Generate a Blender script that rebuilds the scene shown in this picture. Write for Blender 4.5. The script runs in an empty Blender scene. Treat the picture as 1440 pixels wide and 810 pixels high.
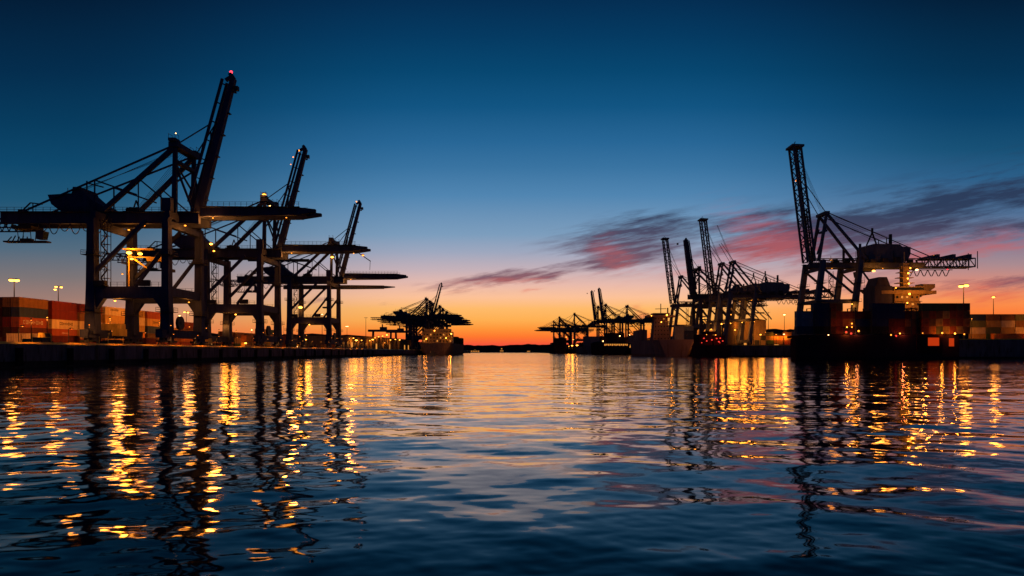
import bpy, math, random
import numpy as np
from mathutils import Vector, Matrix

random.seed(7)
rng = np.random.default_rng(11)
S = bpy.context.scene
COL = S.collection
R = math.radians
F, CX, HY, CAMZ = 960.0, 720.0, 494.5, 3.0       # focal length in px of the 1440 px photo, principal column, horizon row, eye height


def at(px, py, D):
    """the point at distance D (m along +Y) seen at photo pixel px, py"""
    return Vector(((px - CX) * D / F, D, CAMZ + (HY - py) * D / F))


def s2l(c):
    return tuple((v / 255 / 12.92) if v / 255 <= 0.04045 else ((v / 255 + 0.055) / 1.055) ** 2.4 for v in c)


# ------------------------------------------------------------------ materials
def paint(name, col, rough=0.55, var=0.25, scale=0.6, metal=0.0, dirt=(0.02, 0.015, 0.012), dirt_amt=0.35, spec=0.06):
    m = bpy.data.materials.new(name)
    m.use_nodes = True
    t = m.node_tree
    b = t.nodes['Principled BSDF']
    tc = t.nodes.new('ShaderNodeTexCoord')
    n = t.nodes.new('ShaderNodeTexNoise'); n.inputs['Scale'].default_value = scale; n.inputs['Detail'].default_value = 6
    mp = t.nodes.new('ShaderNodeMapping'); mp.inputs['Scale'].default_value = (1.6, 1.6, 0.35)
    t.links.new(tc.outputs['Object'], mp.inputs[0]); t.links.new(mp.outputs[0], n.inputs[0])
    r = t.nodes.new('ShaderNodeValToRGB')
    r.color_ramp.elements[0].position = 0.3; r.color_ramp.elements[1].position = 0.75
    lo = tuple(c * (1 - var) for c in col); hi = tuple(min(1, c * (1 + var)) for c in col)
    r.color_ramp.elements[0].color = (*lo, 1); r.color_ramp.elements[1].color = (*hi, 1)
    t.links.new(n.outputs['Fac'], r.inputs[0])
    n2 = t.nodes.new('ShaderNodeTexNoise'); n2.inputs['Scale'].default_value = scale * 3.1; n2.inputs['Detail'].default_value = 8
    t.links.new(mp.outputs[0], n2.inputs[0])
    r2 = t.nodes.new('ShaderNodeMapRange'); r2.inputs[1].default_value = 0.52; r2.inputs[2].default_value = 0.72; r2.inputs[4].default_value = dirt_amt
    t.links.new(n2.outputs['Fac'], r2.inputs[0])
    mx = t.nodes.new('ShaderNodeMix'); mx.data_type = 'RGBA'
    t.links.new(r2.outputs[0], mx.inputs['Factor']); t.links.new(r.outputs[0], mx.inputs['A']); mx.inputs['B'].default_value = (*dirt, 1)
    t.links.new(mx.outputs['Result'], b.inputs['Base Color'])
    b.inputs['Roughness'].default_value = rough; b.inputs['Metallic'].default_value = metal
    b.inputs['Specular IOR Level'].default_value = spec
    return m


def glow(name, col, strength):
    m = bpy.data.materials.new(name)
    m.use_nodes = True
    b = m.node_tree.nodes['Principled BSDF']
    b.inputs['Base Color'].default_value = (0.02, 0.02, 0.02, 1)
    b.inputs['Emission Color'].default_value = (*col, 1)
    b.inputs['Specular IOR Level'].default_value = 0.0
    b.inputs['Emission Strength'].default_value = strength
    return m


M = {
    'crane': paint('navy crane paint', (0.026, 0.032, 0.082), 0.55),
    'crane_r': paint('slate crane paint', (0.085, 0.095, 0.125), 0.55),
    'steel': paint('dark galvanised steel', (0.030, 0.031, 0.036), 0.5),
    'rubber': paint('black rubber', (0.012, 0.012, 0.012), 0.8),
    'concrete': paint('harbour concrete', (0.20, 0.18, 0.16), 0.85, 0.3, 0.25, dirt_amt=0.6),
    'wallc': paint('stained quay concrete', (0.12, 0.10, 0.115), 0.85, 0.4, 0.25, dirt_amt=0.8),
    'dark': paint('wet black piling', (0.010, 0.010, 0.012), 0.7),
    'asphalt': paint('quay asphalt', (0.05, 0.047, 0.045), 0.85),
    'yellow': paint('yellow safety paint', (0.62, 0.42, 0.08), 0.55),
    'cream': paint('cream ship paint', (0.42, 0.29, 0.11), 0.5),
    'greyhull': paint('grey hull paint', (0.21, 0.135, 0.13), 0.75, 0.2, 0.1),
    'hull': paint('black hull paint', (0.042, 0.018, 0.024), 0.55, 0.3, 0.1),
    'maroon': paint('maroon hull paint', (0.045, 0.014, 0.014), 0.5, 0.3, 0.1),
    'funnel': paint('sooty funnel paint', (0.075, 0.065, 0.07), 0.7),
    'goldhull': paint('ochre hull paint', (0.22, 0.15, 0.10), 0.5),
    'shed': paint('weathered shed cladding', (0.20, 0.14, 0.08), 0.7),
    'roof': paint('dark shed roofing', (0.05, 0.045, 0.045), 0.7),
    'hill': paint('wooded hillside', (0.022, 0.026, 0.028), 0.9, 0.5, 0.02),
    'glass': paint('dark window glass', (0.02, 0.03, 0.04), 0.12, 0.1),
    'mark_d': paint('dark lettering paint', (0.03, 0.02, 0.02), 0.6),
    'mark_w': paint('white lettering paint', (0.40, 0.34, 0.28), 0.6),
    'lamp': glow('sodium lamp', (1.0, 0.32, 0.030), 8),
    'lamp_hot': glow('bright sodium lamp', (1.0, 0.34, 0.035), 12),
    'lamp_w': glow('warm white lamp', (1.0, 0.50, 0.16), 8),
    'lamp_dim': glow('dim amber lamp', (1.0, 0.27, 0.025), 4),
    'lamp_red': glow('red beacon', (1.0, 0.03, 0.05), 5),
    'lamp_red_dim': glow('dim red lamp', (1.0, 0.05, 0.03), 1.3),
    'lit': glow('lit window', (1.0, 0.36, 0.06), .8),
    'lit_red': glow('lit orange deck opening', (1.0, 0.07, 0.008), 0.5),
    'lit_far': glow('faint lit window', (1.0, 0.55, 0.2), 0.8),
}
CC = {  # container colours
    'rust red': (0.24, 0.050, 0.025), 'dark red': (0.14, 0.018, 0.014), 'orange': (0.42, 0.13, 0.03), 'cream': (0.50, 0.36, 0.20),
    'navy blue': (0.018, 0.028, 0.075), 'dark brown': (0.060, 0.030, 0.018), 'ochre': (0.36, 0.20, 0.06), 'green': (0.045, 0.085, 0.040),
    'grey blue': (0.09, 0.12, 0.18), 'grey': (0.22, 0.21, 0.20), 'maroon': (0.070, 0.014, 0.014), 'white': (0.62, 0.56, 0.48), 'brown': (0.17, 0.075, 0.03),
    'black': (0.015, 0.014, 0.015), 'olive': (0.10, 0.10, 0.045),
}
for k_ in ('hull', 'maroon', 'greyhull', 'goldhull', 'wallc', 'dark', 'hill', 'rubber', 'shed', 'roof', 'concrete', 'asphalt'):
    M[k_].node_tree.nodes['Principled BSDF'].inputs['Specular IOR Level'].default_value = 0.0
for k_ in ('crane', 'crane_r'):
    M[k_].node_tree.nodes['Principled BSDF'].inputs['Specular IOR Level'].default_value = 0.02
CM = {k: paint(k + ' container paint', v, 0.55, 0.2, 0.5) for k, v in CC.items()}


# ------------------------------------------------------------------ mesh builder
class MB:
    def __init__(s):
        s.v = []; s.f = []

    def add(s, vs, fs):
        b = len(s.v)
        s.v += [tuple(v) for v in vs]; s.f += [tuple(b + i for i in f) for f in fs]
        return s

    def box(s, x0, x1, y0, y1, z0, z1):
        return s.hexa([(x0, y0, z0), (x1, y0, z0), (x1, y1, z0), (x0, y1, z0)], [(x0, y0, z1), (x1, y0, z1), (x1, y1, z1), (x0, y1, z1)])

    def hexa(s, lo, hi):
        return s.add(lo + hi, [(3, 2, 1, 0), (4, 5, 6, 7), (0, 1, 5, 4), (1, 2, 6, 5), (2, 3, 7, 6), (3, 0, 4, 7)])

    def bar(s, p, q, w, h=None, w2=None, h2=None):
        p = Vector(p); q = Vector(q); h = h or w; w2 = w2 or w; h2 = h2 or h
        d = (q - p).normalized()
        a = d.cross(Vector((0, 1, 0)))
        if a.length < 0.15:
            a = d.cross(Vector((0, 0, 1)))
        a.normalize(); b = d.cross(a)      # a in the x-z plane (depth), b along y (width)
        def ring(c, ww, hh):
            return [c + a * hh / 2 * sx + b * ww / 2 * sy for sx, sy in ((-1, -1), (1, -1), (1, 1), (-1, 1))]
        return s.add(ring(p, w, h) + ring(q, w2, h2), [(0, 1, 2, 3), (7, 6, 5, 4), (1, 0, 4, 5), (2, 1, 5, 6), (3, 2, 6, 7), (0, 3, 7, 4)])

    def tube(s, pts, r, n=6, r2=None):
        pts = [Vector(p) for p in pts]
        r2 = r if r2 is None else r2
        vs = []; fs = []
        for i, p in enumerate(pts):
            d = (pts[min(i + 1, len(pts) - 1)] - pts[max(i - 1, 0)]).normalized()
            a = d.cross(Vector((0, 0, 1)) if abs(d.z) < 0.9 else Vector((1, 0, 0))).normalized(); b = d.cross(a)
            rr = r + (r2 - r) * i / max(1, len(pts) - 1)
            vs += [p + (a * math.cos(k * 2 * math.pi / n) + b * math.sin(k * 2 * math.pi / n)) * rr for k in range(n)]
        for i in range(len(pts) - 1):
            for k in range(n):
                k2 = (k + 1) % n
                fs.append((i * n + k, i * n + k2, (i + 1) * n + k2, (i + 1) * n + k))
        fs.append(tuple(range(n - 1, -1, -1))); fs.append(tuple((len(pts) - 1) * n + k for k in range(n)))
        return s.add(vs, fs)

    def prism(s, poly, y0, y1):              # polygon in x-z, extruded along y
        n = len(poly)
        return s.add([(x, y0, z) for x, z in poly] + [(x, y1, z) for x, z in poly],
                     [tuple(range(n)), tuple(range(2 * n - 1, n - 1, -1))] + [(i, n + i, n + (i + 1) % n, (i + 1) % n) for i in range(n)])

    def slab(s, poly, z0, z1):               # polygon in x-y, extruded along z
        n = len(poly)
        return s.add([(x, y, z0) for x, y in poly] + [(x, y, z1) for x, y in poly],
                     [tuple(range(n - 1, -1, -1)), tuple(range(n, 2 * n))] + [(i, (i + 1) % n, n + (i + 1) % n, n + i) for i in range(n)])

    def ball(s, c, rx, ry, rz, n=8, m=5):
        vs = [(c[0], c[1], c[2] - rz)]
        for i in range(1, m):
            th = math.pi * i / m
            for k in range(n):
                ph = 2 * math.pi * k / n
                vs.append((c[0] + rx * math.sin(th) * math.cos(ph), c[1] + ry * math.sin(th) * math.sin(ph), c[2] - rz * math.cos(th)))
        vs.append((c[0], c[1], c[2] + rz))
        fs = [(0, 1 + (k + 1) % n, 1 + k) for k in range(n)]
        for i in range(m - 2):
            for k in range(n):
                a = 1 + i * n + k; b = 1 + i * n + (k + 1) % n
                fs.append((a, b, b + n, a + n))
        l = len(vs) - 1
        fs += [(l, 1 + (m - 2) * n + k, 1 + (m - 2) * n + (k + 1) % n) for k in range(n)]
        return s.add(vs, fs)

    def lattice(s, p0, p1, w, h, n, chord, lace, sides='wh'):
        """a four-chord truss from p0 to p1: w along y, h across it in the x-z plane"""
        p0 = Vector(p0); p1 = Vector(p1); d = (p1 - p0)
        a = d.normalized().cross(Vector((0, 1, 0))).normalized(); b = Vector((0, 1, 0))
        cor = [a * h / 2 * i + b * w / 2 * j for i, j in ((-1, -1), (1, -1), (1, 1), (-1, 1))]
        for c in cor:
            s.bar(p0 + c, p1 + c, chord)
        for i in range(n + 1):
            q = p0 + d * i / n
            for k in range(4):
                s.bar(q + cor[k], q + cor[(k + 1) % 4], lace)
            if i < n:
                q2 = p0 + d * (i + 1) / n
                for k in range(4):
                    k2 = (k + 1) % 4
                    if i % 2: k, k2 = k2, k
                    s.bar(q + cor[k], q2 + cor[k2], lace)
        return s

    def build(s, name, mat, parent=None, loc=None):
        me = bpy.data.meshes.new(name)
        me.from_pydata(s.v, [], s.f)
        me.update()
        me.materials.append(mat)
        o = bpy.data.objects.new(name, me)
        COL.objects.link(o)
        if parent is not None: o.parent = parent
        if loc is not None: o.location = loc
        return o


def tag(o, label=None, cat=None, group=None, kind=None):
    if label: o['label'] = label
    if cat: o['category'] = cat
    if group: o['group'] = group
    if kind: o['kind'] = kind
    return o


def thing(name, label, cat, loc=(0, 0, 0), rz=0.0, group=None):
    o = bpy.data.objects.new(name, None)
    COL.objects.link(o)
    o.location = loc; o.rotation_euler = (0, 0, rz); o.empty_display_size = 1
    return tag(o, label, cat, group)


def copy_tree(o, parent=None, skip=()):
    c = o.copy()
    COL.objects.link(c)
    c.parent = parent
    for ch in list(o.children):
        if ch.name.split('.')[0] not in skip:
            copy_tree(ch, c, skip)
    return c


SODIUM = (1.0, 0.29, 0.028)
DIM = 0.8          # all working lamps and added fill lights together


def point(p, power, col=SODIUM, r=0.5, parent=None, spot=None):
    l = bpy.data.lights.new('lamp_or_fill_light', 'SPOT' if spot else 'POINT')
    l.energy = power * DIM; l.color = col; l.shadow_soft_size = r
    o = bpy.data.objects.new('lamp_or_fill_light', l)
    COL.objects.link(o)
    if spot:
        l.spot_size = R(spot); l.spot_blend = 0.5
    o.location = p
    if parent is not None: o.parent = parent
    return o


def flood(parent, p, size=0.45, mat='lamp', power=0, light_off=(0, -1.2, -0.6)):
    """one floodlight: housing with its glowing lens below; p is in the parent's own axes"""
    p = Vector(p)
    h = MB().prism([(-size * 1.1, size * .5), (size * 1.1, size * .5), (size * .7, size * 1.1), (-size * .7, size * 1.1)], -size, size)
    ho = h.build('floodlight', M['steel'], parent, p)
    MB().ball((0, 0, 0), size, size * .9, size * .55, 10, 6).build('lens', M[mat], ho)
    if power:
        point(p + Vector(light_off), power * 1.35, r=1.4, parent=parent)
    return ho


# ------------------------------------------------------------------ gantry cranes of the box-boom kind (x towards the water, z up from the quay)
def crane_box(name, label, group, raised, lowered, loc, rz=0, lean=10.0, bw=1.0):
    t = thing(name, label, 'crane', loc, rz, group)
    c = M['crane']; st = M['steel']
    G, Y = 20.0, 9.5
    for x, a, b in ((0, 1.9, 2.4), (-G, 2.2, 2.6)):
        for y in (-Y, Y):
            MB().bar((x, y, 3.4), (x, y, 16), b * 1.12, a * 1.35, b, a).bar((x, y, 16), (x, y, 34.6), b, a, b * .9, a * .85).build('leg', c, t)
        m = MB().box(x - .9, x + .9, -Y - 4.2, Y + 4.2, 2.3, 4.5)
        m.prism([(x - .7, 1.5), (x + .7, 1.5), (x + .7, 2.32), (x - .7, 2.32)], -Y - 1.4, -Y + 1.4).prism([(x - .7, 1.5), (x + .7, 1.5), (x + .7, 2.32), (x - .7, 2.32)], Y - 1.4, Y + 1.4)
        sill = m.build('sill_beam', c, t)
        for y in (-Y - 2.6, -Y + 2.6, Y - 2.6, Y + 2.6):
            bg = MB().box(x - .55, x + .55, y - 2.0, y + 2.0, 1.0, 1.6).prism([(x - .4, .9), (x + .4, .9), (x + .5, 2.29), (x - .5, 2.29)], y - .5, y + .5)
            bo = bg.build('bogie', st, sill)
            for k in (-1.4, -.47, .47, 1.4):
                w = MB().tube([(x - .3, y + k, .45), (x + .3, y + k, .45)], .42, 10)
                w.build('wheel', st, bo)
        # portal beam along the quay
        MB().box(x - .8, x + .8, -Y + 1.25, Y - 1.25, 13.6, 16.0).build('portal_beam', c, t)
        MB().box(x - .75, x + .75, -Y + 1.2, Y - 1.2, 32.3, 34.1).build('cross_beam', c, t)
    for y in (-Y, Y):
        m = MB().prism([(-G + 1.1, 12.9), (-.95, 12.9), (-.95, 16.1), (-G + 1.1, 16.1)], y - .9, y + .9)
        m.prism([(-G + 1.1, 9.6), (-G + 3.4, 12.88), (-G + 1.1, 12.88)], y - .8, y + .8)
        m.prism([(-.95, 9.6), (-.95, 12.88), (-3.2, 12.88)], y - .8, y + .8)
        pb = m.build('portal_beam', c, t)
        r_ = MB()
        for k in range(10):
            x = -G + 1.6 + k * 1.85
            r_.bar((x, y - 1.0, 16.1), (x, y - 1.0, 17.25), .07)
        for z in (16.7, 17.25):
            r_.bar((-G + 1.3, y - 1.0, z), (-1.2, y - 1.0, z), .07)
        r_.build('railing', st, pb)
        MB().bar((-G + .6, y, 20.0), (-5.6, y, 34.0), .95).build('diagonal_brace', c, t)
        MB().bar((-8.5, y, 16.2), (-.6, y, 26.5), .8).build('diagonal_brace', c, t)
    # main girder: two beams and their ties
    g = MB()
    for y in (-3.4, 3.4):
        g.box(-49, 6, y - .65, y + .65, 34.2, 37.6)
    for k in range(12):
        x = -48.5 + k * 4.9
        g.box(x, x + .5, -2.75, 2.75, 36.2, 37.2)
    for x in (-20, 0):
        g.box(x - .7, x + .7, -Y, -4.05, 34.62, 36.6).box(x - .7, x + .7, 4.05, Y, 34.62, 36.6)
    gi = g.build('girder', c, t)
    tail = MB()
    for y in (-3.3, 3.3):
        tail.bar((-60, y, 35.6), (-49, y, 35.6), .45).bar((-60, y, 33.2), (-46, y, 33.2), .35)
        for k in range(7):
            x = -60 + k * 2.0
            tail.bar((x, y, 33.2), (x + 1.0, y, 35.6), .2).bar((x + 1.0, y, 35.6), (x + 2.0, y, 33.2), .2)
    for k in range(4):
        tail.bar((-60 + k * 3.5, -3.3, 35.4), (-60 + k * 3.5, 3.3, 35.4), .3)
    tail.build('tail_lattice', c, t)
    r_ = MB()
    for y in (-4.6, 4.6):
        r_.box(-49, 6, y - .45, y + .45, 37.2, 37.35)
        for k in range(28):
            r_.bar((-48.5 + k * 2, y * 1.08, 37.3), (-48.5 + k * 2, y * 1.08, 38.5), .08)
        for z in (37.9, 38.5):
            r_.bar((-48.6, y * 1.08, z), (5.8, y * 1.08, z), .08)
    r_.build('railing', st, gi)
    # masts, apex and their back legs
    for y in (-5.5, 5.5):
        MB().bar((0, y, 34.1), (.3, y, 55.4), 1.2, 1.3, .9, 1.0).build('mast', c, t)
        MB().bar((-18.5, y * 1.25, 37.4), (-.3, y, 54.6), 1.05, 1.15).build('back_leg', c, t)
        s_ = MB().bar((-43, y * .65, 37.6), (-.4, y, 55.3), .42)
        s_.bar((-22.5, y * .83, 37.6), (-22.5, y * .83, 46.1), .3).bar((-22.5, y * .83, 46.1), (-10.5, y * .95, 41.9), .4)
        s_.build('backstay', c, t)
        MB().bar((.5, y, 49.5), (-.2 + 4.2, y * .6, 38.2), .5).build('front_brace', c, t)
    a = MB().box(-1.1, 1.5, -6.6, 6.6, 54.8, 56.2).box(-.4, .9, -5, 5, 50.6, 51.5)
    a.bar((0, -5.5, 51), (0, 5.5, 45), .4).bar((0, 5.5, 51), (0, -5.5, 45), .4)
    a.box(-.8, 1.2, -7.4, -4.6, 56.2, 57.0).box(-.8, 1.2, 4.6, 7.4, 56.2, 57.0)
    ap = a.build('apex_beam', c, t)
    r_ = MB()
    for y in (-7.3, -5.2, 5.2, 7.3):
        r_.bar((1.1, y, 57), (1.1, y, 58.2), .08).bar((-.7, y, 57), (-.7, y, 58.2), .08)
    for x in (-.7, 1.1):
        for y0, y1 in ((-7.3, -5.2), (5.2, 7.3)):
            r_.bar((x, y0, 58.1), (x, y1, 58.1), .08)
    r_.build('railing', st, ap)
    # machinery house
    h = MB().prism([(-36, 42.2), (-35, 39.6), (-32.5, 37.7), (-20.5, 37.7), (-20.5, 39), (-24, 41), (-26.5, 43.2), (-27, 44.4), (-29, 44.4), (-29.3, 42.6)], -3.9, 3.9)
    mh = h.build('machinery_house', c, t)
    MB().bar((-27.5, 0, 44.4), (-27.5, 0, 47), .3).bar((-27.5, 0, 46.4), (-22.8, 0, 45.2), .35).build('jib_hoist', st, mh)
    w_ = MB()
    for k in range(4):
        x = -15.2 + k * .9
        w_.tube([(x, -1.5, 38.6), (x, 1.5, 38.6)], .75 if k % 2 else .55, 10)
    w_.box(-16, -11.5, -2.2, 2.2, 37.6, 38.1).bar((-14.6, 0, 38.1), (-13.5, 0, 41.5), .3).bar((-12.4, 0, 38.1), (-13.5, 0, 41.5), .3)
    w_.build('hoist_winch', st, t)
    MB().box(-1.6, .8, -9.2, -7.4, 36.65, 40.2).build('switch_cabin', c, t)
    # trolley with the driver's cab and the hanging spreader at the landward end
    tr = MB().box(-47, -41.5, -2.6, 2.6, 33.0, 33.9).box(-46.6, -45.9, -2.7, -2.2, 33.9, 34.1).box(-46.6, -45.9, 2.2, 2.7, 33.9, 34.1)
    tro = tr.build('trolley', st, t)
    cb = MB().prism([(-41.3, 30.4), (-39.4, 30.4), (-38.9, 32.6), (-41.3, 32.9)], -1.1, 1.1).build('driver_cab', M['crane'], tro)
    MB().prism([(-39.36, 30.7), (-38.93, 32.4), (-38.85, 32.4), (-39.28, 30.7)], -.9, .9).build('window', M['glass'], cb)
    sp = MB().box(-50.5, -38.3, -1.1, -.6, 29.5, 29.9).box(-50.5, -38.3, .6, 1.1, 29.5, 29.9).box(-50.5, -50, -.6, .6, 29.5, 29.9).box(-38.8, -38.3, -.6, .6, 29.5, 29.9).box(-46, -43, -.8, .8, 29.9, 30.6)
    for x in (-46.3, -42.7):
        sp.bar((x, -.8, 29.9), (x, -1.2, 33.0), .14).bar((x, .8, 29.9), (x, 1.2, 33.0), .14)
    for k in range(5):
        sp.bar((-50 + k * 1.4, 0, 29.9), (-48.8 + k * 1.1, 0, 31.2 + .3 * (k % 2)), .22)
    sp.build('spreader', st, tro)
    for k in range(6):
        x = -38.5 + k * 3.0
        pts = [(x + 3.0 * i / 8, -4.2, 34.1 - (2.9 if k % 2 else 2.1) * math.sin(math.pi * i / 8) ** .7) for i in range(9)]
        MB().tube(pts, .13, 5).build('festoon_cable', st, t)
    # zig-zag stair tower beside the landward near leg
    s_ = MB()
    for x in (-18.2, -16.4):
        for y in (-8.9, -7.3):
            s_.bar((x, y, 16.1), (x, y, 35), .14)
    for k in range(8):
        z = 16.2 + k * 2.3
        a_, b_ = ((-18.2, -16.4) if k % 2 else (-16.4, -18.2))
        s_.bar((a_, -8.9, z), (b_, -8.9, z + 2.3), .4, .22).box(-18.3, -16.3, -8.9, -7.3, z - .04, z + .04)
        s_.bar((a_, -8.9, z + 1.1), (b_, -8.9, z + 3.4), .07)
    s_.build('stair_tower', st, t)
    MB().box(-18.6, -15.6, -11.6, -10.4, 16.2, 17.6).box(-18.4, -15.8, -10.41, -9.3, 16.2, 16.5).build('equipment_locker', st, t)
    MB().box(-7, -4.2, -10.9, -9.8, 16.2, 17.8).build('equipment_locker', st, t)
    lad = MB()
    for y in (7.6, 8.2):
        lad.bar((1.3, y, 4.6), (1.3, y, 33), .09)
    for k in range(20):
        lad.bar((1.3, 7.6, 5 + k * 1.4), (1.3, 8.2, 5 + k * 1.4), .07)
    lad.build('ladder', st, t)
    for y in (-Y, Y):                       # access platforms on the legs
        for x, z in ((0, 9.2), (0, 24.5), (-G, 9.2), (-G, 24.5)):
            m = MB().box(x - 1.9, x + 1.9, y - 2.3, y + 2.3, z, z + .14)
            for px_ in (-1.85, 1.85):
                for py_ in (-2.25, 0, 2.25):
                    m.bar((x + px_, y + py_, z + .14), (x + px_, y + py_, z + 1.25), .07)
                for zz in (.7, 1.25):
                    m.bar((x + px_, y - 2.25, z + zz), (x + px_, y + 2.25, z + zz), .07)
            for py_ in (-2.25, 2.25):
                for zz in (.7, 1.25):
                    m.bar((x - 1.85, y + py_, z + zz), (x + 1.85, y + py_, z + zz), .07)
            m.build('leg_platform', st, t)
    rp = MB()
    for k in range(4):
        y = -1.5 + k
        rp.tube([(.2, y, 56.0), (-30 - 3 * k, y, 42.8 - .3 * k)], .05, 4)
        rp.tube([(-13.5, y * .5, 38.4), (.2, y, 54.6)], .05, 4)
    rp.build('hoist_rope', st, t)
    MB().tube([(1.6, -6.2, 6.4), (2.3, -6.2, 6.4)], 1.9, 18).tube([(1.5, -6.2, 6.4), (2.4, -6.2, 6.4)], .5, 10).build('cable_reel', st, t)
    an = MB().bar((-34.2, 2, 40.5), (-34.2, 2, 45.5), .12).bar((-47.6, 1, 37.7), (-44.2, 1, 41.0), .3).bar((-44.2, 1, 41.0), (-40.8, 1, 40.6), .3).bar((-43.5, 1, 40.8), (-43.5, 1, 37.7), .2).box(-46, -44.6, -1.5, 1.5, 37.62, 38.6)
    an.build('maintenance_jib', st, t)
    hk = MB()
    for y in (-1.2, 1.2):
        hk.bar((-4.4, y, 22), (-4.4, y, 33.9), .05)
    hk.box(-5.6, -3.2, -1.6, 1.6, 21.2, 22.0)
    hk.build('hook_block', st, t)
    for y in (-5.5, 5.5):
        MB().bar((.1, y, 38), (-9.6, y * 1.1, 46.2), .35).bar((-9.6, y * 1.1, 46.2), (-9.6, y * 1.1, 37.7), .25).build('mast_strut', c, t)
    if lowered:
        b = MB()
        for y in (-2.9, 2.9):
            b.add([], [])
            b.hexa([(6.2, y - .6, 36.3), (33, y - .6, 36.6), (33, y + .6, 36.6), (6.2, y + .6, 36.3)], [(6.2, y - .6, 39.2), (33, y - .6, 38.9), (33, y + .6, 38.9), (6.2, y + .6, 39.2)])
            b.hexa([(33.02, y - .55, 36.7), (38.2, y - .55, 37.5), (38.2, y + .55, 37.5), (33.02, y + .55, 36.7)], [(33.02, y - .55, 38.85), (38.2, y - .55, 38.3), (38.2, y + .55, 38.3), (33.02, y + .55, 38.85)])
        for k in range(8):
            b.box(7 + k * 3.9, 7.5 + k * 3.9, -2.3, 2.3, 37.4, 38.2)
        bo = b.build('lowered_boom', c, t)
        r_ = MB()
        for y in (-3.9, 3.9):
            for k in range(18):
                r_.bar((6.5 + k * 1.6, y, 38.9), (6.5 + k * 1.6, y, 40.2), .08)
            for z in (39.6, 40.2):
                r_.bar((6.4, y, z), (34, y, z), .08)
            r_.box(6.3, 34, y - .35, y + .35, 38.75, 38.9)
        r_.build('railing', st, bo)
    if raised:
        p0, p1 = Vector((3.6, 1.2, 38.0)), Vector((3.6 + lean, 1.2, 76.4))
        b = MB().bar(p0, p1, 2.3 * bw, 2.2 * bw, 1.6 * bw, 1.3 * bw)
        b.bar(p1, p1 + Vector((-.9, 0, 1.4)), 1.6, 1.0)
        for k in range(6):
            q = p0.lerp(p1, .1 + k * .16)
            b.bar(q + Vector((1.0, 0, 0)), q + Vector((1.7, 0, .1)), 1.6, .2)
        rb = b.build('raised_boom', c, t)
        n_ = Vector((-3.6, 0, .9))
        s_ = MB()
        for y in (-.4, 2.8):
            dv = Vector((0, y - 1.2, 0))
            s_.bar(p0.lerp(p1, .06) + n_ * .75 + dv, p0.lerp(p1, .97) + n_ * .62 + dv, .5, .7)
        for k in range(7):
            q = p0.lerp(p1, .1 + k * .14)
            s_.bar(q + n_ * .3, q + n_ * .74 + Vector((0, 0, .3)), .5, .3)
        s_.bar(p1 + n_ * .62 + Vector((0, 0, -1.0)), p1 + Vector((-.6, 0, .6)), .8, .9)
        s_.build('folded_stay', c, rb)
        for y in (-5.5, 5.5):
            MB().bar((.6, y, 55.6), tuple(p0.lerp(p1, .64) + n_ * .7 + Vector((0, y * .2, 0))), .26).build('forestay', c, t)
        q = p0.lerp(p1, .6) + n_ * .7
        pts = [Vector((1.2, 3.5, 52.5)).lerp(q, i / 10) + Vector((1.6 * math.sin(math.pi * i / 10), 0, -3.0 * math.sin(math.pi * i / 10))) for i in range(11)]
        MB().tube(pts, .22, 5).build('slack_stay', c, t)
        MB().box(13.9, 15.0, .6, 1.8, 73.0, 74.2).build('sheave_block', st, rb)
    if lowered and not raised:
        for y in (-5.0, 5.0):
            MB().bar((.6, y, 55.4), (15, y * .6, 38.9), .32).bar((.6, y, 55.4), (31, y * .6, 38.8), .32).build('forestay', c, t)
    return t


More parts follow.
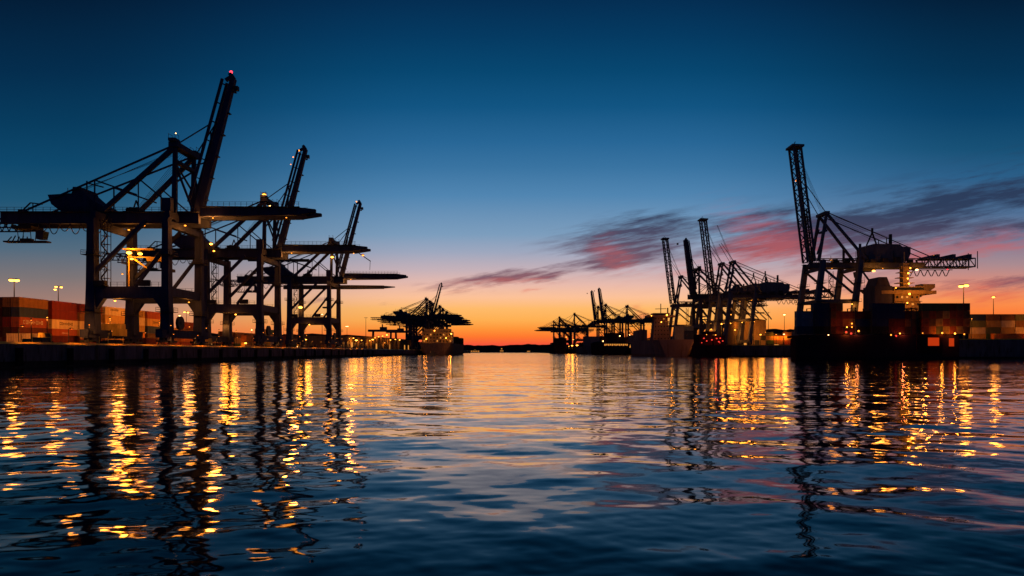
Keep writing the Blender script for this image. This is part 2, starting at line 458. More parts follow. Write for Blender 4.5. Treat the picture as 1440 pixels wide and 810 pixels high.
# ------------------------------------------------------------------ gantry crane of the lattice-boom kind
def crane_lattice(name, label, group, loc, rz=math.pi):
    t = thing(name, label, 'crane', loc, rz, group)
    c = M['crane_r']; st = M['steel']
    G, Y = 16.0, 8.5
    for xb, xt in ((2.4, -1.6), (-13.6, -17.6)):
        for y in (-Y, Y):
            MB().bar((xb, y, 2.6), (xt, y, 34.0), 2.5, 2.2, 2.1, 1.9).build('leg', c, t)
        sb = MB().box(xb - .8, xb + .8, -Y - 3.6, Y + 3.6, 1.9, 3.8).build('sill_beam', c, t)
        for y in (-Y - 2.2, -Y + 2.2, Y - 2.2, Y + 2.2):
            bo = MB().box(xb - .5, xb + .5, y - 1.7, y + 1.7, .8, 1.88).build('bogie', st, sb)
            for k in (-1.2, -.4, .4, 1.2):
                MB().tube([(xb - .3, y + k, .4), (xb + .3, y + k, .4)], .38, 8).build('wheel', st, bo)
        MB().box(xt - .7, xt + .7, -Y, Y, 29.9, 31.2).build('cross_beam', c, t)
    for y in (-Y, Y):
        MB().bar((.4, y, 16.6), (-15.2, y, 16.6), 1.2, 1.3).build('portal_beam', c, t)
        MB().bar((-1.6, y, 30.6), (-14.2, y, 20.0), .8).build('diagonal_brace', c, t)
        MB().bar((-17.6, y, 30.2), (-29.5, y * .5, 17.2), .6).build('diagonal_brace', c, t)
    lw = MB()
    for x in (0.0, -15.2):
        lw.bar((x, -Y, 16.8), (x, Y, 16.8), .9)
    lw.bar((0.0, -Y + 1, 16.0), (-15, Y - 1, 16.0), .5)
    lw.build('portal_tie', c, t)
    g = MB()
    for y in (-3.0, 3.0):
        g.box(-48, 2.0, y - .55, y + .55, 31.3, 33.4)
        g.bar((-46, y, 35.3), (-1, y, 35.3), .35)
        for k in range(16):
            x = -45 + k * 2.8
            g.bar((x, y, 33.4), (x + 1.4, y, 35.3), .2).bar((x + 1.4, y, 35.3), (x + 2.8, y, 33.4), .2)
    for k in range(11):
        g.box(-47.5 + k * 4.8, -47.0 + k * 4.8, -2.45, 2.45, 32.2, 33.0)
    gi = g.build('girder', c, t)
    r_ = MB()
    for y in (-4.3, 4.3):
        r_.box(-48, 2, y - .4, y + .4, 33.3, 33.45)
        for k in range(26):
            r_.bar((-47.6 + k * 1.95, y * 1.08, 33.45), (-47.6 + k * 1.95, y * 1.08, 34.6), .08)
        for z in (34.0, 34.6):
            r_.bar((-47.8, y * 1.08, z), (1.8, y * 1.08, z), .08)
    r_.build('railing', st, gi)
    tl = MB().lattice((-48, 0, 33.6), (-70, 0, 33.6), 6.2, 3.6, 8, .5, .28)
    for k in range(9):
        tl.box(-50 - k * 2.3, -48.6 - k * 2.3, -3.2, 3.2, 35.4, 36.2 + .5 * ((k * 7) % 3))
    tl.bar((-71, -3, 31), (-71, -3, 38.5), .25).bar((-71, 3, 31), (-71, 3, 38.5), .25)
    tl.build('tail_lattice', c, t)
    fl = MB()
    for k in range(6):
        x = -43.5 - k * 3.2
        fl.bar((x, -3, 31.2), (x - 1.3, -3, 28.4), .26).bar((x - 1.3, -3, 28.4), (x - 1.9, -3, 28.4), .26).bar((x - 1.9, -3, 28.4), (x - 3.2, -3, 31.2), .26)
    fl.bar((-43, -3, 31.1), (-64, -3, 31.1), .3)
    fl.build('festoon_frame', st, t)
    # boom, raised, four-chord lattice
    p0, p1 = Vector((.6, 0, 34.2)), Vector((6.8, 0, 84.2))
    b = MB().lattice(p0, p1, 4.8, 3.2, 11, .75, .28)
    b.bar(p1 + Vector((-2.6, 0, 0)), p1 + Vector((2.6, 0, .2)), 7.4, .9).bar(p1 + Vector((-2.2, -2.6, .3)), p1 + Vector((-.8, -2.6, 2.0)), .3).bar(p1 + Vector((1.8, 2.6, .3)), p1 + Vector((.9, 2.6, 1.8)), .3)
    rb = b.build('lattice_boom', c, t)
    ld = MB().bar(p0.lerp(p1, .04) + Vector((-1, -1.4, 0)), p0.lerp(p1, .45) + Vector((-1, -1.4, 0)), .5).bar(p0.lerp(p1, .04) + Vector((-1, 1.4, 0)), p0.lerp(p1, .45) + Vector((-1, 1.4, 0)), .5)
    for k in range(9):
        q = p0.lerp(p1, .06 + .048 * k)
        ld.bar(q + Vector((-1, -1.6, 0)), q + Vector((-1, 1.6, .3)), .45, .3)
    ld.build('boom_ladder', st, rb)
    for y in (-3.6, 3.6):
        MB().bar((-5.4, y, 54.8), (-2.0, y, 34.2), .9, 1.0, 1.1, 1.2).build('mast', c, t)
        MB().bar((-5.6, y, 54.6), (-21.5, y * 1.4, 35.0), .9, 1.0).build('back_leg', c, t)
        MB().bar((-5.6, y, 55.2), (-52, y * .8, 35.6), .34).bar((-31.5, y * .9, 35.6), (-31.5, y * .9, 44.2), .3).build('backstay', c, t)
        MB().bar((-5.2, y, 55.0), tuple(p0.lerp(p1, .66) + Vector((-2.0, y * .6, 0))), .24).build('forestay', c, t)
        MB().bar((-5.4, y, 49), (-1.2, y, 37), .5).build('front_brace', c, t)
        MB().bar((-18, y * 2, 34.0), (-18, y * 2, 41.0), .8).build('end_post', c, t)
    MB().box(-6.4, -4.4, -4.6, 4.6, 54.4, 55.6).box(-5.9, -5.1, -3.4, 3.4, 47, 47.8).build('apex_beam', c, t)
    h = MB().prism([(-22, 40.6), (-22.2, 37.2), (-24.2, 34.4), (-26, 33.5), (-38, 33.5), (-40.5, 34.6), (-41.6, 37.2), (-41.6, 40.2), (-38, 40.4), (-37, 41.4), (-26, 41.6)], -3.8, 3.8)
    mh = h.build('machinery_house', c, t)
    MB().bar((-24.5, 0, 41.4), (-27, 0, 47), .5).bar((-29, 0, 41.4), (-27, 0, 47), .5).bar((-27, 0, 47), (-27, 0, 49), .7).bar((-35.5, -1, 41.3), (-35.5, -1, 46.5), 1.2, .9).build('roof_gear', st, mh)
    tr = MB().box(-27, -21.5, -2.4, 2.4, 30.0, 31.0).build('trolley', st, t)
    MB().prism([(-21.4, 27.4), (-19.6, 27.4), (-19.1, 29.8), (-21.4, 30)], -1.1, 1.1).build('driver_cab', c, tr)
    rp = MB()
    for k in range(4):
        y = -1.5 + k
        rp.tube([(-5.4, y, 55.4), (-33 - 3 * k, y, 41.4)], .05, 4).tube([(-5.4, y, 55.2), tuple(p0.lerp(p1, .9) + Vector((-1.6, y * .5, 0)))], .05, 4)
    rp.build('hoist_rope', st, t)
    ju = MB()
    for k in range(7):
        x = -8.5 - k * 5.4
        ju.box(x - 1.2, x + 1.0, 3.6, 4.9, 33.46, 34.8 + .5 * (k % 3)).box(x - .6, x + .4, -4.9, -3.7, 33.46, 34.4 + .7 * (k % 2))
        ju.bar((x + 1.4, 3.9, 33.5), (x + 1.4, 3.9, 36.4 + (k % 3)), .14)
    ju.build('electrical_locker', st, t)
    for y in (-Y, Y):
        for x, z in ((.4, 16.1), (-15.2, 16.1), (-.6, 24), (-16.4, 24)):
            m = MB().box(x - 1.9, x + 1.9, y - 2.1, y + 2.1, z, z + .14)
            for px_ in (-1.85, 1.85):
                for py_ in (-2.05, 0, 2.05):
                    m.bar((x + px_, y + py_, z + .14), (x + px_, y + py_, z + 1.25), .07)
                m.bar((x + px_, y - 2.05, z + 1.25), (x + px_, y + 2.05, z + 1.25), .07)
            m.build('leg_platform', st, t)
    hs = MB()
    for x in (-23.6, -22.4):
        hs.bar((x, 0, 22), (x, 0, 30), .06)
    hs.box(-26, -20, -1.2, 1.2, 21.2, 22).bar((-26, 0, 21.2), (-29, 0, 19.5), .3)
    hs.build('spreader', st, t)
    s_ = MB()
    for x in (-13.2, -11.6):
        for y in (-7.9, -6.5):
            s_.bar((x, y, 17.2), (x, y, 31), .14)
    for k in range(6):
        z = 17.2 + k * 2.3
        a_, b_ = ((-13.2, -11.6) if k % 2 else (-11.6, -13.2))
        s_.bar((a_, -7.9, z), (b_, -7.9, z + 2.3), .35, .2).box(-13.3, -11.5, -7.9, -6.5, z - .04, z + .04)
    s_.build('stair_tower', st, t)
    return t


# ------------------------------------------------------------------ setting: water
def water():
    # rows reach from under the camera to the far shore; close waves are real geometry
    r1 = np.concatenate([np.array([-300., -60., -25., -8., 0., 2.0, 3.2]), 4.0 * 1.0062 ** np.arange(0, 600)])
    r1 = r1[r1 < 160]
    rows = np.concatenate([r1, np.array([165., 175, 195, 230, 300, 450, 700, 1200, 2000, 3200, 6000])])
    ncore = 860
    half = rows * 1.0 + 13.0
    half[rows < 0] = 13.0
    core = np.linspace(-1.02, 1.02, ncore)
    off = np.array([6., 18., 45., 120., 500., 4000.])
    X = half[:, None] * core[None, :]
    X = np.concatenate([X[:, :1] - off[::-1][None, :], X, X[:, -1:] + off[None, :]], 1)
    ncol = X.shape[1]
    Yg = np.repeat(rows[:, None], ncol, 1)
    Z = np.zeros_like(X)
    dx = 2.04 * half / ncore
    dy = np.gradient(rows)
    step = np.maximum(dx, dy)
    lam = np.concatenate([rng.uniform(3.5, 9.0, 12), rng.uniform(1.3, 3.6, 30), rng.uniform(0.45, 1.3, 44), rng.uniform(.24, .5, 40)])
    patch = np.zeros_like(X)
    for q in range(7):
        kk = rng.uniform(.03, .16); aa = rng.uniform(0, 6.28)
        patch += np.sin(X * kk * math.cos(aa) * .6 + Yg * kk * math.sin(aa) + rng.uniform(0, 6.28))
    patch = np.clip(1.0 + .36 * patch, .5, 1.8)
    for i, L in enumerate(lam):
        th = rng.normal(0, .75) + math.pi / 2
        slope = .0052 if L > 3.5 else (.0056 if L > 1.3 else (.0066 if L > .5 else .0058))
        A = slope * L / (2 * math.pi) * rng.uniform(.6, 1.4) * 1.15
        k = 2 * math.pi / L
        ph = rng.uniform(0, 6.28)
        fade = np.clip((L / step - 3.0) / 3.0, 0, 1)
        fade[(rows > 158) | (rows < 3.9)] = 0
        w = np.sin(k * (X * math.cos(th) + Yg * math.sin(th)) + ph)
        w = w + .25 * np.sin(2 * k * (X * math.cos(th) + Yg * math.sin(th)) + 2 * ph + math.pi / 2)
        if L < 1.3:
            w = w * patch
        # wave trains come and go
        env = .65 + .35 * np.sin(X * .11 * math.cos(ph) + Yg * .07 * math.sin(ph * 2) + ph * 3)
        Z += A * w * env * fade[:, None]
    edge = np.ones(ncol); edge[:6] = 0; edge[-6:] = 0
    Z *= edge[None, :]
    nr = len(rows)
    vs = np.stack([X, Yg, Z], -1).reshape(-1, 3)
    idx = np.arange(nr * ncol).reshape(nr, ncol)
    q = np.stack([idx[:-1, :-1], idx[:-1, 1:], idx[1:, 1:], idx[1:, :-1]], -1).reshape(-1, 4)
    me = bpy.data.meshes.new('water')
    me.vertices.add(len(vs)); me.vertices.foreach_set('co', vs.astype(np.float32).ravel())
    me.loops.add(q.size); me.loops.foreach_set('vertex_index', q.astype(np.int32).ravel())
    me.polygons.add(len(q)); me.polygons.foreach_set('loop_start', np.arange(0, q.size, 4, dtype=np.int32))
    me.polygons.foreach_set('use_smooth', np.ones(len(q), dtype=bool))
    me.update(calc_edges=True); me.validate()
    m = bpy.data.materials.new('harbour water')
    m.use_nodes = True
    t = m.node_tree; b = t.nodes['Principled BSDF']
    b.inputs['Base Color'].default_value = (0.0006, 0.0025, 0.0055, 1)
    b.inputs['IOR'].default_value = 1.24
    geo = t.nodes.new('ShaderNodeNewGeometry')
    sep = t.nodes.new('ShaderNodeSeparateXYZ'); t.links.new(geo.outputs['Position'], sep.inputs[0])
    mr = t.nodes.new('ShaderNodeMapRange'); mr.inputs[1].default_value = 20; mr.inputs[2].default_value = 260; mr.inputs[3].default_value = .04; mr.inputs[4].default_value = .09
    t.links.new(sep.outputs['Y'], mr.inputs[0]); t.links.new(mr.outputs[0], b.inputs['Roughness'])
    # fine ripples tilt the surface a little; wind roughens open water further out
    vecs = []
    for sc, dist in ((1.6, .0), (5.5, .0)):
        n = t.nodes.new('ShaderNodeTexNoise'); n.inputs['Scale'].default_value = sc; n.inputs['Detail'].default_value = 3; n.inputs['Roughness'].default_value = .55
        mp = t.nodes.new('ShaderNodeMapping'); mp.inputs['Scale'].default_value = (.55, 1, 1)
        t.links.new(geo.outputs['Position'], mp.inputs[0]); t.links.new(mp.outputs[0], n.inputs['Vector'])
        s_ = t.nodes.new('ShaderNodeVectorMath'); s_.operation = 'SUBTRACT'; s_.inputs[1].default_value = (.5, .5, .5)
        t.links.new(n.outputs['Color'], s_.inputs[0]); vecs.append(s_.outputs[0])
    ad = t.nodes.new('ShaderNodeVectorMath'); ad.operation = 'ADD'
    t.links.new(vecs[0], ad.inputs[0]); t.links.new(vecs[1], ad.inputs[1])
    amp = t.nodes.new('ShaderNodeMapRange'); amp.inputs[1].default_value = 15; amp.inputs[2].default_value = 130; amp.inputs[3].default_value = .035; amp.inputs[4].default_value = .20
    t.links.new(sep.outputs['Y'], amp.inputs[0])
    slick = t.nodes.new('ShaderNodeTexNoise'); slick.inputs['Scale'].default_value = .035; slick.inputs['Detail'].default_value = 4
    t.links.new(geo.outputs['Position'], slick.inputs['Vector'])
    sm = t.nodes.new('ShaderNodeMapRange'); sm.inputs[1].default_value = .35; sm.inputs[2].default_value = .65; sm.inputs[3].default_value = .55; sm.inputs[4].default_value = 1.35
    t.links.new(slick.outputs['Fac'], sm.inputs[0])
    am = t.nodes.new('ShaderNodeMath'); am.operation = 'MULTIPLY'
    t.links.new(amp.outputs[0], am.inputs[0]); t.links.new(sm.outputs[0], am.inputs[1])
    amp = am
    cx = t.nodes.new('ShaderNodeCombineXYZ')
    t.links.new(amp.outputs[0], cx.inputs[0]); t.links.new(amp.outputs[0], cx.inputs[1])
    mu = t.nodes.new('ShaderNodeVectorMath'); mu.operation = 'MULTIPLY'
    t.links.new(ad.outputs[0], mu.inputs[0]); t.links.new(cx.outputs[0], mu.inputs[1])
    a2 = t.nodes.new('ShaderNodeVectorMath'); a2.operation = 'ADD'
    t.links.new(geo.outputs['Normal'], a2.inputs[0]); t.links.new(mu.outputs[0], a2.inputs[1])
    nn = t.nodes.new('ShaderNodeVectorMath'); nn.operation = 'NORMALIZE'
    t.links.new(a2.outputs[0], nn.inputs[0]); t.links.new(nn.outputs[0], b.inputs['Normal'])
    me.materials.append(m)
    o = bpy.data.objects.new('water', me)
    COL.objects.link(o)
    tag(o, kind='structure')


water()

# ------------------------------------------------------------------ setting: quays, hills
QL, QR1, QR2 = 4.4, 8.0, 6.5
MB().slab([(-90.6, 60), (-90.6, 1500), (-260, 2300), (-2200, 2300), (-2200, 60)], -1.0, QL - .06).build('quay_pavement', M['asphalt'])['kind'] = 'structure'
MB().slab([(126.6, 288.6), (900, 288.6), (900, 900), (430, 900), (200, 440), (129.1, 310.5)], -1.0, QR1 - .06).build('pier_pavement', M['asphalt'])['kind'] = 'structure'
MB().slab([(123.6, 400.6), (205, 400.6), (205, 446), (420, 880), (420, 960), (900, 960), (900, 2300), (60, 2300), (78, 1330), (106, 930), (122, 600)], -1.0, QR2 - .06).build('quay_pavement', M['asphalt'])['kind'] = 'structure'

hv = []; hf = []
hx = np.linspace(-2600, 2600, 420)
for i, x in enumerate(hx):
    h = 25 + 2.2 * math.sin(x * .0043 + 1) + 1.6 * math.sin(x * .017) + 1.2 * math.sin(x * .09 + 2) + rng.uniform(-1.8, 1.8) + min(40, 34 * max(0, (-x - 150) / 450)) + min(58, 62 * max(0, (x - 250) / 600))
    hv += [(x, 2280, -1), (x, 2300, h * .45), (x, 2360, h), (x, 2700, h * .8), (x, 2900, -1)]
for i in range(len(hx) - 1):
    for k in range(4):
        a = i * 5 + k
        hf.append((a, a + 5, a + 6, a + 1))
MB().add(hv, hf).build('hills', M['hill'])['kind'] = 'structure'

# quay walls
def quay_wall(label, pts, top, low, n_f, f0, f1, ladders=3):
    """pts: plan polyline of the wall's water side (x right of travel is land)"""
    t = thing('quay_wall', label, 'quay wall', (pts[0][0], pts[0][1], 0))
    o = Vector((pts[0][0], pts[0][1], 0))
    f = MB(); k_ = MB()
    for (x0, y0), (x1, y1) in zip(pts[:-1], pts[1:]):
        d = Vector((x1 - x0, y1 - y0, 0)); L = d.length; d.normalize(); n = Vector((d.y, -d.x, 0))   # n points to the water side
        def hexbar(a, b, off0, off1, z0, z1, mb):
            A = Vector((x0, y0, 0)) + d * a - o; B = Vector((x0, y0, 0)) + d * b - o
            q = [A + n * off1, B + n * off1, B + n * off0, A + n * off0]
            mb.hexa([v + Vector((0, 0, z0)) for v in q], [v + Vector((0, 0, z1)) for v in q])
        a = 0.0
        while a < L - .1:
            b = min(L, a + 12.5)
            hexbar(a, b - .12, -.58, 0.0, low, top, f)
            a = b
        q_ = [Vector((x0, y0, 0)) + d * a_ + n * b_ - o for a_, b_ in ((0, -.03), (L, -.03), (L, -.6), (0, -.6))]; r_ = [q_[0] - n * .42, q_[1] - n * .42, q_[2], q_[3]]
        k_.hexa([v_ + Vector((0, 0, top + .003)) for v_ in q_], [v_ + Vector((0, 0, top + .42)) for v_ in r_])  # kerb face sloped on purpose to catch the added lights above it
    fo = f.build('concrete_face', M['wallc'], t)
    k_.build('edge_kerb', M['yellow'], t)
    b_ = MB()
    (x0, y0), (x1, y1) = pts[0], pts[1]
    d = Vector((x1 - x0, y1 - y0, 0)); L = d.length; d.normalize(); n = Vector((d.y, -d.x, 0))
    for i in range(n_f):
        a = f0 + (f1 - f0) * i / max(1, n_f - 1)
        P = Vector((x0, y0, 0)) + d * a - o
        q = [P + d * .7 + n * .5, P - d * .7 + n * .5, P - d * .7 + n * .01, P + d * .7 + n * .01]
        if n.cross(d).z < 0: q = q[::-1]
        MB().hexa([v + Vector((0, 0, .35)) for v in q], [v + Vector((0, 0, top - .7)) for v in q]).build('fender', M['rubber'], t)
    for i in range(ladders):
        a = f0 + 6 + (f1 - f0 - 12) * (i + .5) / ladders
        P = Vector((x0, y0, 0)) + d * a + n * .15 - o
        m = MB()
        for s_ in (-.25, .25):
            m.bar(P + d * s_ + Vector((0, 0, .2)), P + d * s_ + Vector((0, 0, top + .1)), .07)
        for z in np.arange(.4, top, .4):
            m.bar(P - d * .25 + Vector((0, 0, z)), P + d * .25 + Vector((0, 0, z)), .05)
        m.build('ladder', M['steel'], t)
    return t


quay_wall('long stained concrete quay wall with black fenders below the navy cranes', [(-90, 60), (-90, 1495)], QL, 1.2, 24, 50, 380, 5)
quay_wall('dark pier wall behind the laden container ship', [(900, 288), (126, 288), (128.5, 311)], QR1, .8, 20, 400, 770, 3)
quay_wall('far pier wall between the white hulled ship and the container pier', [(204.5, 400), (123, 400), (121.4, 600), (105.4, 930)], QR2, .6, 6, 3, 78, 1)

# bollards along the near quay edge
b0 = thing('mooring_bollard', 'squat iron mooring bollard on the quay edge', 'bollard', (-91.2, 118, QL), 0, 'bollards along the near quay edge')
MB().tube([(0, 0, -.06), (0, 0, .28), (0, 0, .42)], .17, 12).build('post', M['steel'], b0)
MB().ball((0, 0, .5), .3, .3, .16, 12, 6).build('cap', M['steel'], b0)
for i, y in enumerate(range(138, 430, 20)):
    c = copy_tree(b0)
    c.location = (-91.2, y, QL)

# ------------------------------------------------------------------ containers
def corrugated(L, W, H):
    m = MB()
    x, y = W / 2, L / 2
    def side(ax, sgn):
        n = int((L if ax == 'x' else W) / .56)
        pts = []
        T = (L if ax == 'x' else W) - .3
        for i in range(n):
            a = -T / 2 + T * i / n; s_ = T / n
            pts += [(a, 0), (a + s_ * .35, 0), (a + s_ * .5, -.045), (a + s_ * .85, -.045)]
        pts.append((T / 2, 0))
        vs = []
        for a, d in pts:
            if ax == 'x': vs += [(sgn * (x - .03 + d), a, .16), (sgn * (x - .03 + d), a, H - .12)]
            else: vs += [(a, sgn * (y - .03 + d), .16), (a, sgn * (y - .03 + d), H - .12)]
        fs = []
        for i in range(len(pts) - 1):
            q = (2 * i, 2 * i + 2, 2 * i + 3, 2 * i + 1)
            fs.append(q if (sgn > 0) == (ax == 'x') else q[::-1])
        m.add(vs, fs)
    side('x', 1); side('x', -1); side('y', 1)
    # frame: posts, rails, roof, floor
    for sx in (-1, 1):
        for sy in (-1, 1):
            m.box(min(sx * x, sx * (x - .16)), max(sx * x, sx * (x - .16)), min(sy * y, sy * (y - .16)), max(sy * y, sy * (y - .16)), 0, H)
        m.box(min(sx * x, sx * (x - .1)), max(sx * x, sx * (x - .1)), -y + .165, y - .165, .02, .17)
        m.box(min(sx * x, sx * (x - .08)), max(sx * x, sx * (x - .08)), -y + .165, y - .165, H - .13, H - .01)
    for sy in (-1, 1):
        m.box(-x + .165, x - .165, min(sy * y, sy * (y - .1)), max(sy * y, sy * (y - .1)), .02, .17)
        m.box(-x + .165, x - .165, min(sy * y, sy * (y - .1)), max(sy * y, sy * (y - .1)), H - .13, H - .01)
    m.box(-x + .1, x - .1, -y + .1, y - .1, H - .07, H - .03)
    m.box(-x + .1, x - .1, -y + .1, y - .1, .08, .12)
    m.box(-x + .17, x - .17, -y + .07, -y + .09, .17, H - .13)
    return m


PROTO = {}
def container_proto(kind):
    if kind in PROTO: return PROTO[kind]
    L, W, H = {'40': (12.19, 2.44, 2.86), '20': (6.06, 2.44, 2.86)}[kind]
    o = corrugated(L, W, H).build('shipping_container', CM['rust red'])
    doors = []
    for s_ in (-1, 1):
        xa, xb = sorted((s_ * .02, s_ * (W / 2 - .18)))
        d = MB().box(xa, xb, -L / 2 + .02, -L / 2 + .065, .19, H - .15).build('door', CM['rust red'], o)
        br = MB()
        for k in (.28, .72):
            xx = xa + (xb - xa) * k
            br.bar((xx, -L / 2 + .0, .2), (xx, -L / 2 + .0, H - .16), .05)
            br.bar((xx - .05, -L / 2 - .01, 1.2), (xx + .3, -L / 2 - .01, 1.2), .05)
        br.build('locking_bar', M['steel'], d)
    for ob in [o] + list(o.children):
        ob.material_slots[0].link = 'OBJECT'
    COL.objects.unlink(o)
    for ch in o.children_recursive: COL.objects.unlink(ch)
    PROTO[kind] = o
    return o


ALLC = []
def container(x, y, z, kind, rot, colour, label, group, detail=True):
    p = container_proto(kind)
    c = copy_tree(p) if detail else p.copy()
    if not detail: COL.objects.link(c)
    c.location = (x, y, z); c.rotation_euler = (0, 0, rot)
    for ob in [c] + list(c.children):
        ob.material_slots[0].material = CM[colour]
    tag(c, label, 'container', group)
    ALLC.append(c)
    return c


def mark(c, rows, mat, face='+x'):
    """worn lettering on a container's face: rows of (offset along, height, width, letter height); strokes too worn to read"""
    L, W = c.dimensions.y, c.dimensions.x
    m = MB()
    rd = random.Random(len(ALLC))
    for a0, z0, w, h in rows:
        n = max(3, int(w / (h * .9)))
        for i in range(n):
            a = a0 + w * i / n; ww = w / n * .72
            kind = rd.randrange(4)
            bars = [(0, ww * .28, 0, h)]
            if kind in (0, 1): bars += [(ww * .3, ww, h * .78, h), (ww * .3, ww, 0, h * .22)]
            if kind in (1, 2): bars += [(ww * .72, ww, h * .24, h * .76)]
            if kind in (2, 3): bars += [(ww * .3, ww * .7, h * .4, h * .6)]
            for p, q, u, v in bars:
                if face == '+x': m.box(W / 2 + .004, W / 2 + .012, a + p, a + q, z0 + u, z0 + v)
                else: m.box(a + p, a + q, -L / 2 - .03, -L / 2 - .018, z0 + u, z0 + v)
    return m.build('lettering', M[mat], c)


ORD = ['first', 'second', 'third', 'fourth', 'fifth', 'sixth', 'seventh', 'eighth', 'ninth', 'tenth', 'eleventh', 'twelfth', 'thirteenth', 'fourteenth', 'fifteenth', 'sixteenth']
TIER = ['bottom', 'second', 'third', 'fourth', 'fifth']
def tier_word(k, n):
    return 'topmost' if k == n - 1 and n > 1 else ('bottom' if k == 0 else TIER[k] + ' up')


GL = 'containers stacked in the yard behind the navy cranes'
# bays of the yard: (y of the bay's near end, tiers bottom to top), long sides to the channel
bays = [
    (196.5, ['dark brown', 'maroon', 'rust red', 'navy blue', 'brown']),
    (210.5, ['maroon', 'rust red', 'cream', 'dark red', 'dark red']),
    (224.0, ['rust red', 'ochre', 'cream', 'brown', 'dark red']),
    (238.0, ['dark brown', 'ochre', 'cream', 'ochre', 'cream']),
    (251.5, ['rust red', 'orange', 'ochre', 'cream', 'ochre']),
    (265.5, ['orange', 'dark brown', 'navy blue', 'ochre', 'rust red']),
    (279.0, ['rust red', 'brown', 'ochre']),
    (293.0, ['rust red', 'orange', 'brown', 'rust red']),
    (307.0, ['brown', 'ochre', 'rust red']),
    (321.0, ['dark red', 'ochre']),
    (335.0, ['rust red', 'orange', 'brown']),
    (350.0, ['green', 'ochre', 'brown']),
    (366.0, ['ochre', 'rust red', 'brown']),
    (383.0, ['rust red', 'dark brown', 'olive', 'ochre']),
    (400.0, ['brown', 'grey', 'ochre', 'green']),
    (417.0, ['orange', 'brown', 'rust red']),
]
yardc = {}
for b, (y, tiers) in enumerate(bays):
    for k, colr in enumerate(tiers):
        c = container(-143 - .0 * b, y + 6.1, QL + k * 2.88, '40', 0, colr,
                      f'{colr} container, {tier_word(k, len(tiers))} of the {ORD[b]} yard stack behind the navy cranes', GL, b < 8)
        yardc[b, k] = c
for r_ in range(1, 3):          # rows beside the first bay, ends to the channel mouth
    for k, colr in enumerate([['maroon', 'dark brown', 'dark red', 'black', 'brown'], ['brown', 'maroon', 'dark brown', 'maroon', 'dark brown']][r_ - 1]):
        container(-143 - r_ * 2.6, 196.5 + 6.1 + .2 * r_, QL + k * 2.88, '40', 0, colr,
                  f'{colr} container, {tier_word(k, 5)} in the {ORD[r_]} row inland at the yard corner', GL)
mark(yardc[0, 2], [(-4.6, .9, 8.6, 1.1)], 'mark_w'); mark(yardc[1, 2], [(-2.6, 1.2, 6.5, .9)], 'mark_d'); mark(yardc[3, 4], [(-3, 1.5, 5, .7)], 'mark_d')
mark(yardc[3, 2], [(-3.6, 1.0, 6, .9)], 'mark_d'); mark(yardc[1, 1], [(-1.5, 1.3, 3.4, .5)], 'mark_w'); mark(yardc[5, 3], [(-2, 1.1, 5, .8)], 'mark_d')
# loose containers set down on the apron near the channel
ap = [(-114.6, 160.0, 'cream', '20', math.pi / 2, 'cream container with worn dark lettering alone on the quay apron'),
      (-120.5, 184.5, 'rust red', '20', math.pi / 2, 'rust red container standing on the apron just before the nearest crane leg'),
      (-126.9, 185.2, 'orange', '20', math.pi / 2, 'orange container standing on the apron beside the rust red one'),
      (-115.0, 215.5, 'rust red', '20', 0, 'rust red container set end on between the nearest crane legs')]
for x, y, colr, kd, rt, lb in ap:
    c = container(x, y, QL, kd, rt, colr, lb, 'loose containers on the quay apron')
    if colr == 'cream':
        m = MB()
        rd = random.Random(3)
        c2 = mark(c, [(.3, 1.15, 2.3, .55)], 'mark_d')
        c3 = mark(c, [(-2.7, 1.3, .8, .6)], 'mark_d')
# further container rows between the cranes' feet and the sheds
k = 0
for (x, y0, cols) in ((-122, 372, ['green', 'ochre']), (-122, 386, ['grey', 'olive']), (-112, 404, ['ochre']), (-110, 418, ['orange']), (-118, 300, ['ochre', 'orange']), (-118, 314, ['orange', 'orange'])):
    for j, colr in enumerate(cols):
        container(x, y0 + 6.1, QL + j * 2.88, '40', 0, colr, f'{colr} container, {tier_word(j, len(cols)) if len(cols) > 1 else "alone"} on the {ORD[k]} spot of the crane apron', 'containers on the crane apron', False)
    k += 1

# ------------------------------------------------------------------ the navy cranes
GA = 'navy gantry cranes along the near quay'
L1 = crane_box('gantry_crane', 'tallest dark navy gantry crane, raised boom tipped with a red lamp', GA, True, True, (-93, 193.5, QL))
L2 = copy_tree(L1); L2.location = (-93, 261.5, QL); tag(L2, 'dark navy gantry crane between the tallest crane and the one before the sheds')
L3 = copy_tree(L1); L3.location = (-93, 356.5, QL); tag(L3, 'dark gantry crane with bright yellow lamps at its apex beside the sheds')
MB().box(-24, -17.6, -1.9, 1.9, 5.0, 6.4).box(-24.3, -17.3, -2.1, 2.1, 3.0, 4.98).build('drive_cabinet', M['yellow'], L1)
MB().bar((-46, 3, 46.5), (-12, 3, 46.2), .7).bar((-46, -3, 46.5), (-12, -3, 46.2), .7).bar((-20, 3, 37.6), (-20, 3, 46.3), .4).bar((-38, -3, 37.6), (-38, -3, 46.3), .4).build('upper_walkway', M['steel'], L3)
MB().hexa([(6.2, 10.6, 32.2), (24, 10.6, 32.4), (24, 11.8, 32.4), (6.2, 11.8, 32.2)], [(6.2, 10.6, 34.4), (24, 10.6, 34.2), (24, 11.8, 34.2), (6.2, 11.8, 34.4)]).hexa([(24.02, 10.7, 32.6), (30, 10.7, 33.2), (30, 11.7, 33.2), (24.02, 11.7, 32.6)], [(24.02, 10.7, 34.1), (30, 10.7, 33.6), (30, 11.7, 33.6), (24.02, 11.7, 34.1)]).box(-30, 6, 10.6, 11.8, 32.2, 34.4).build('service_beam', M['crane'], L3)
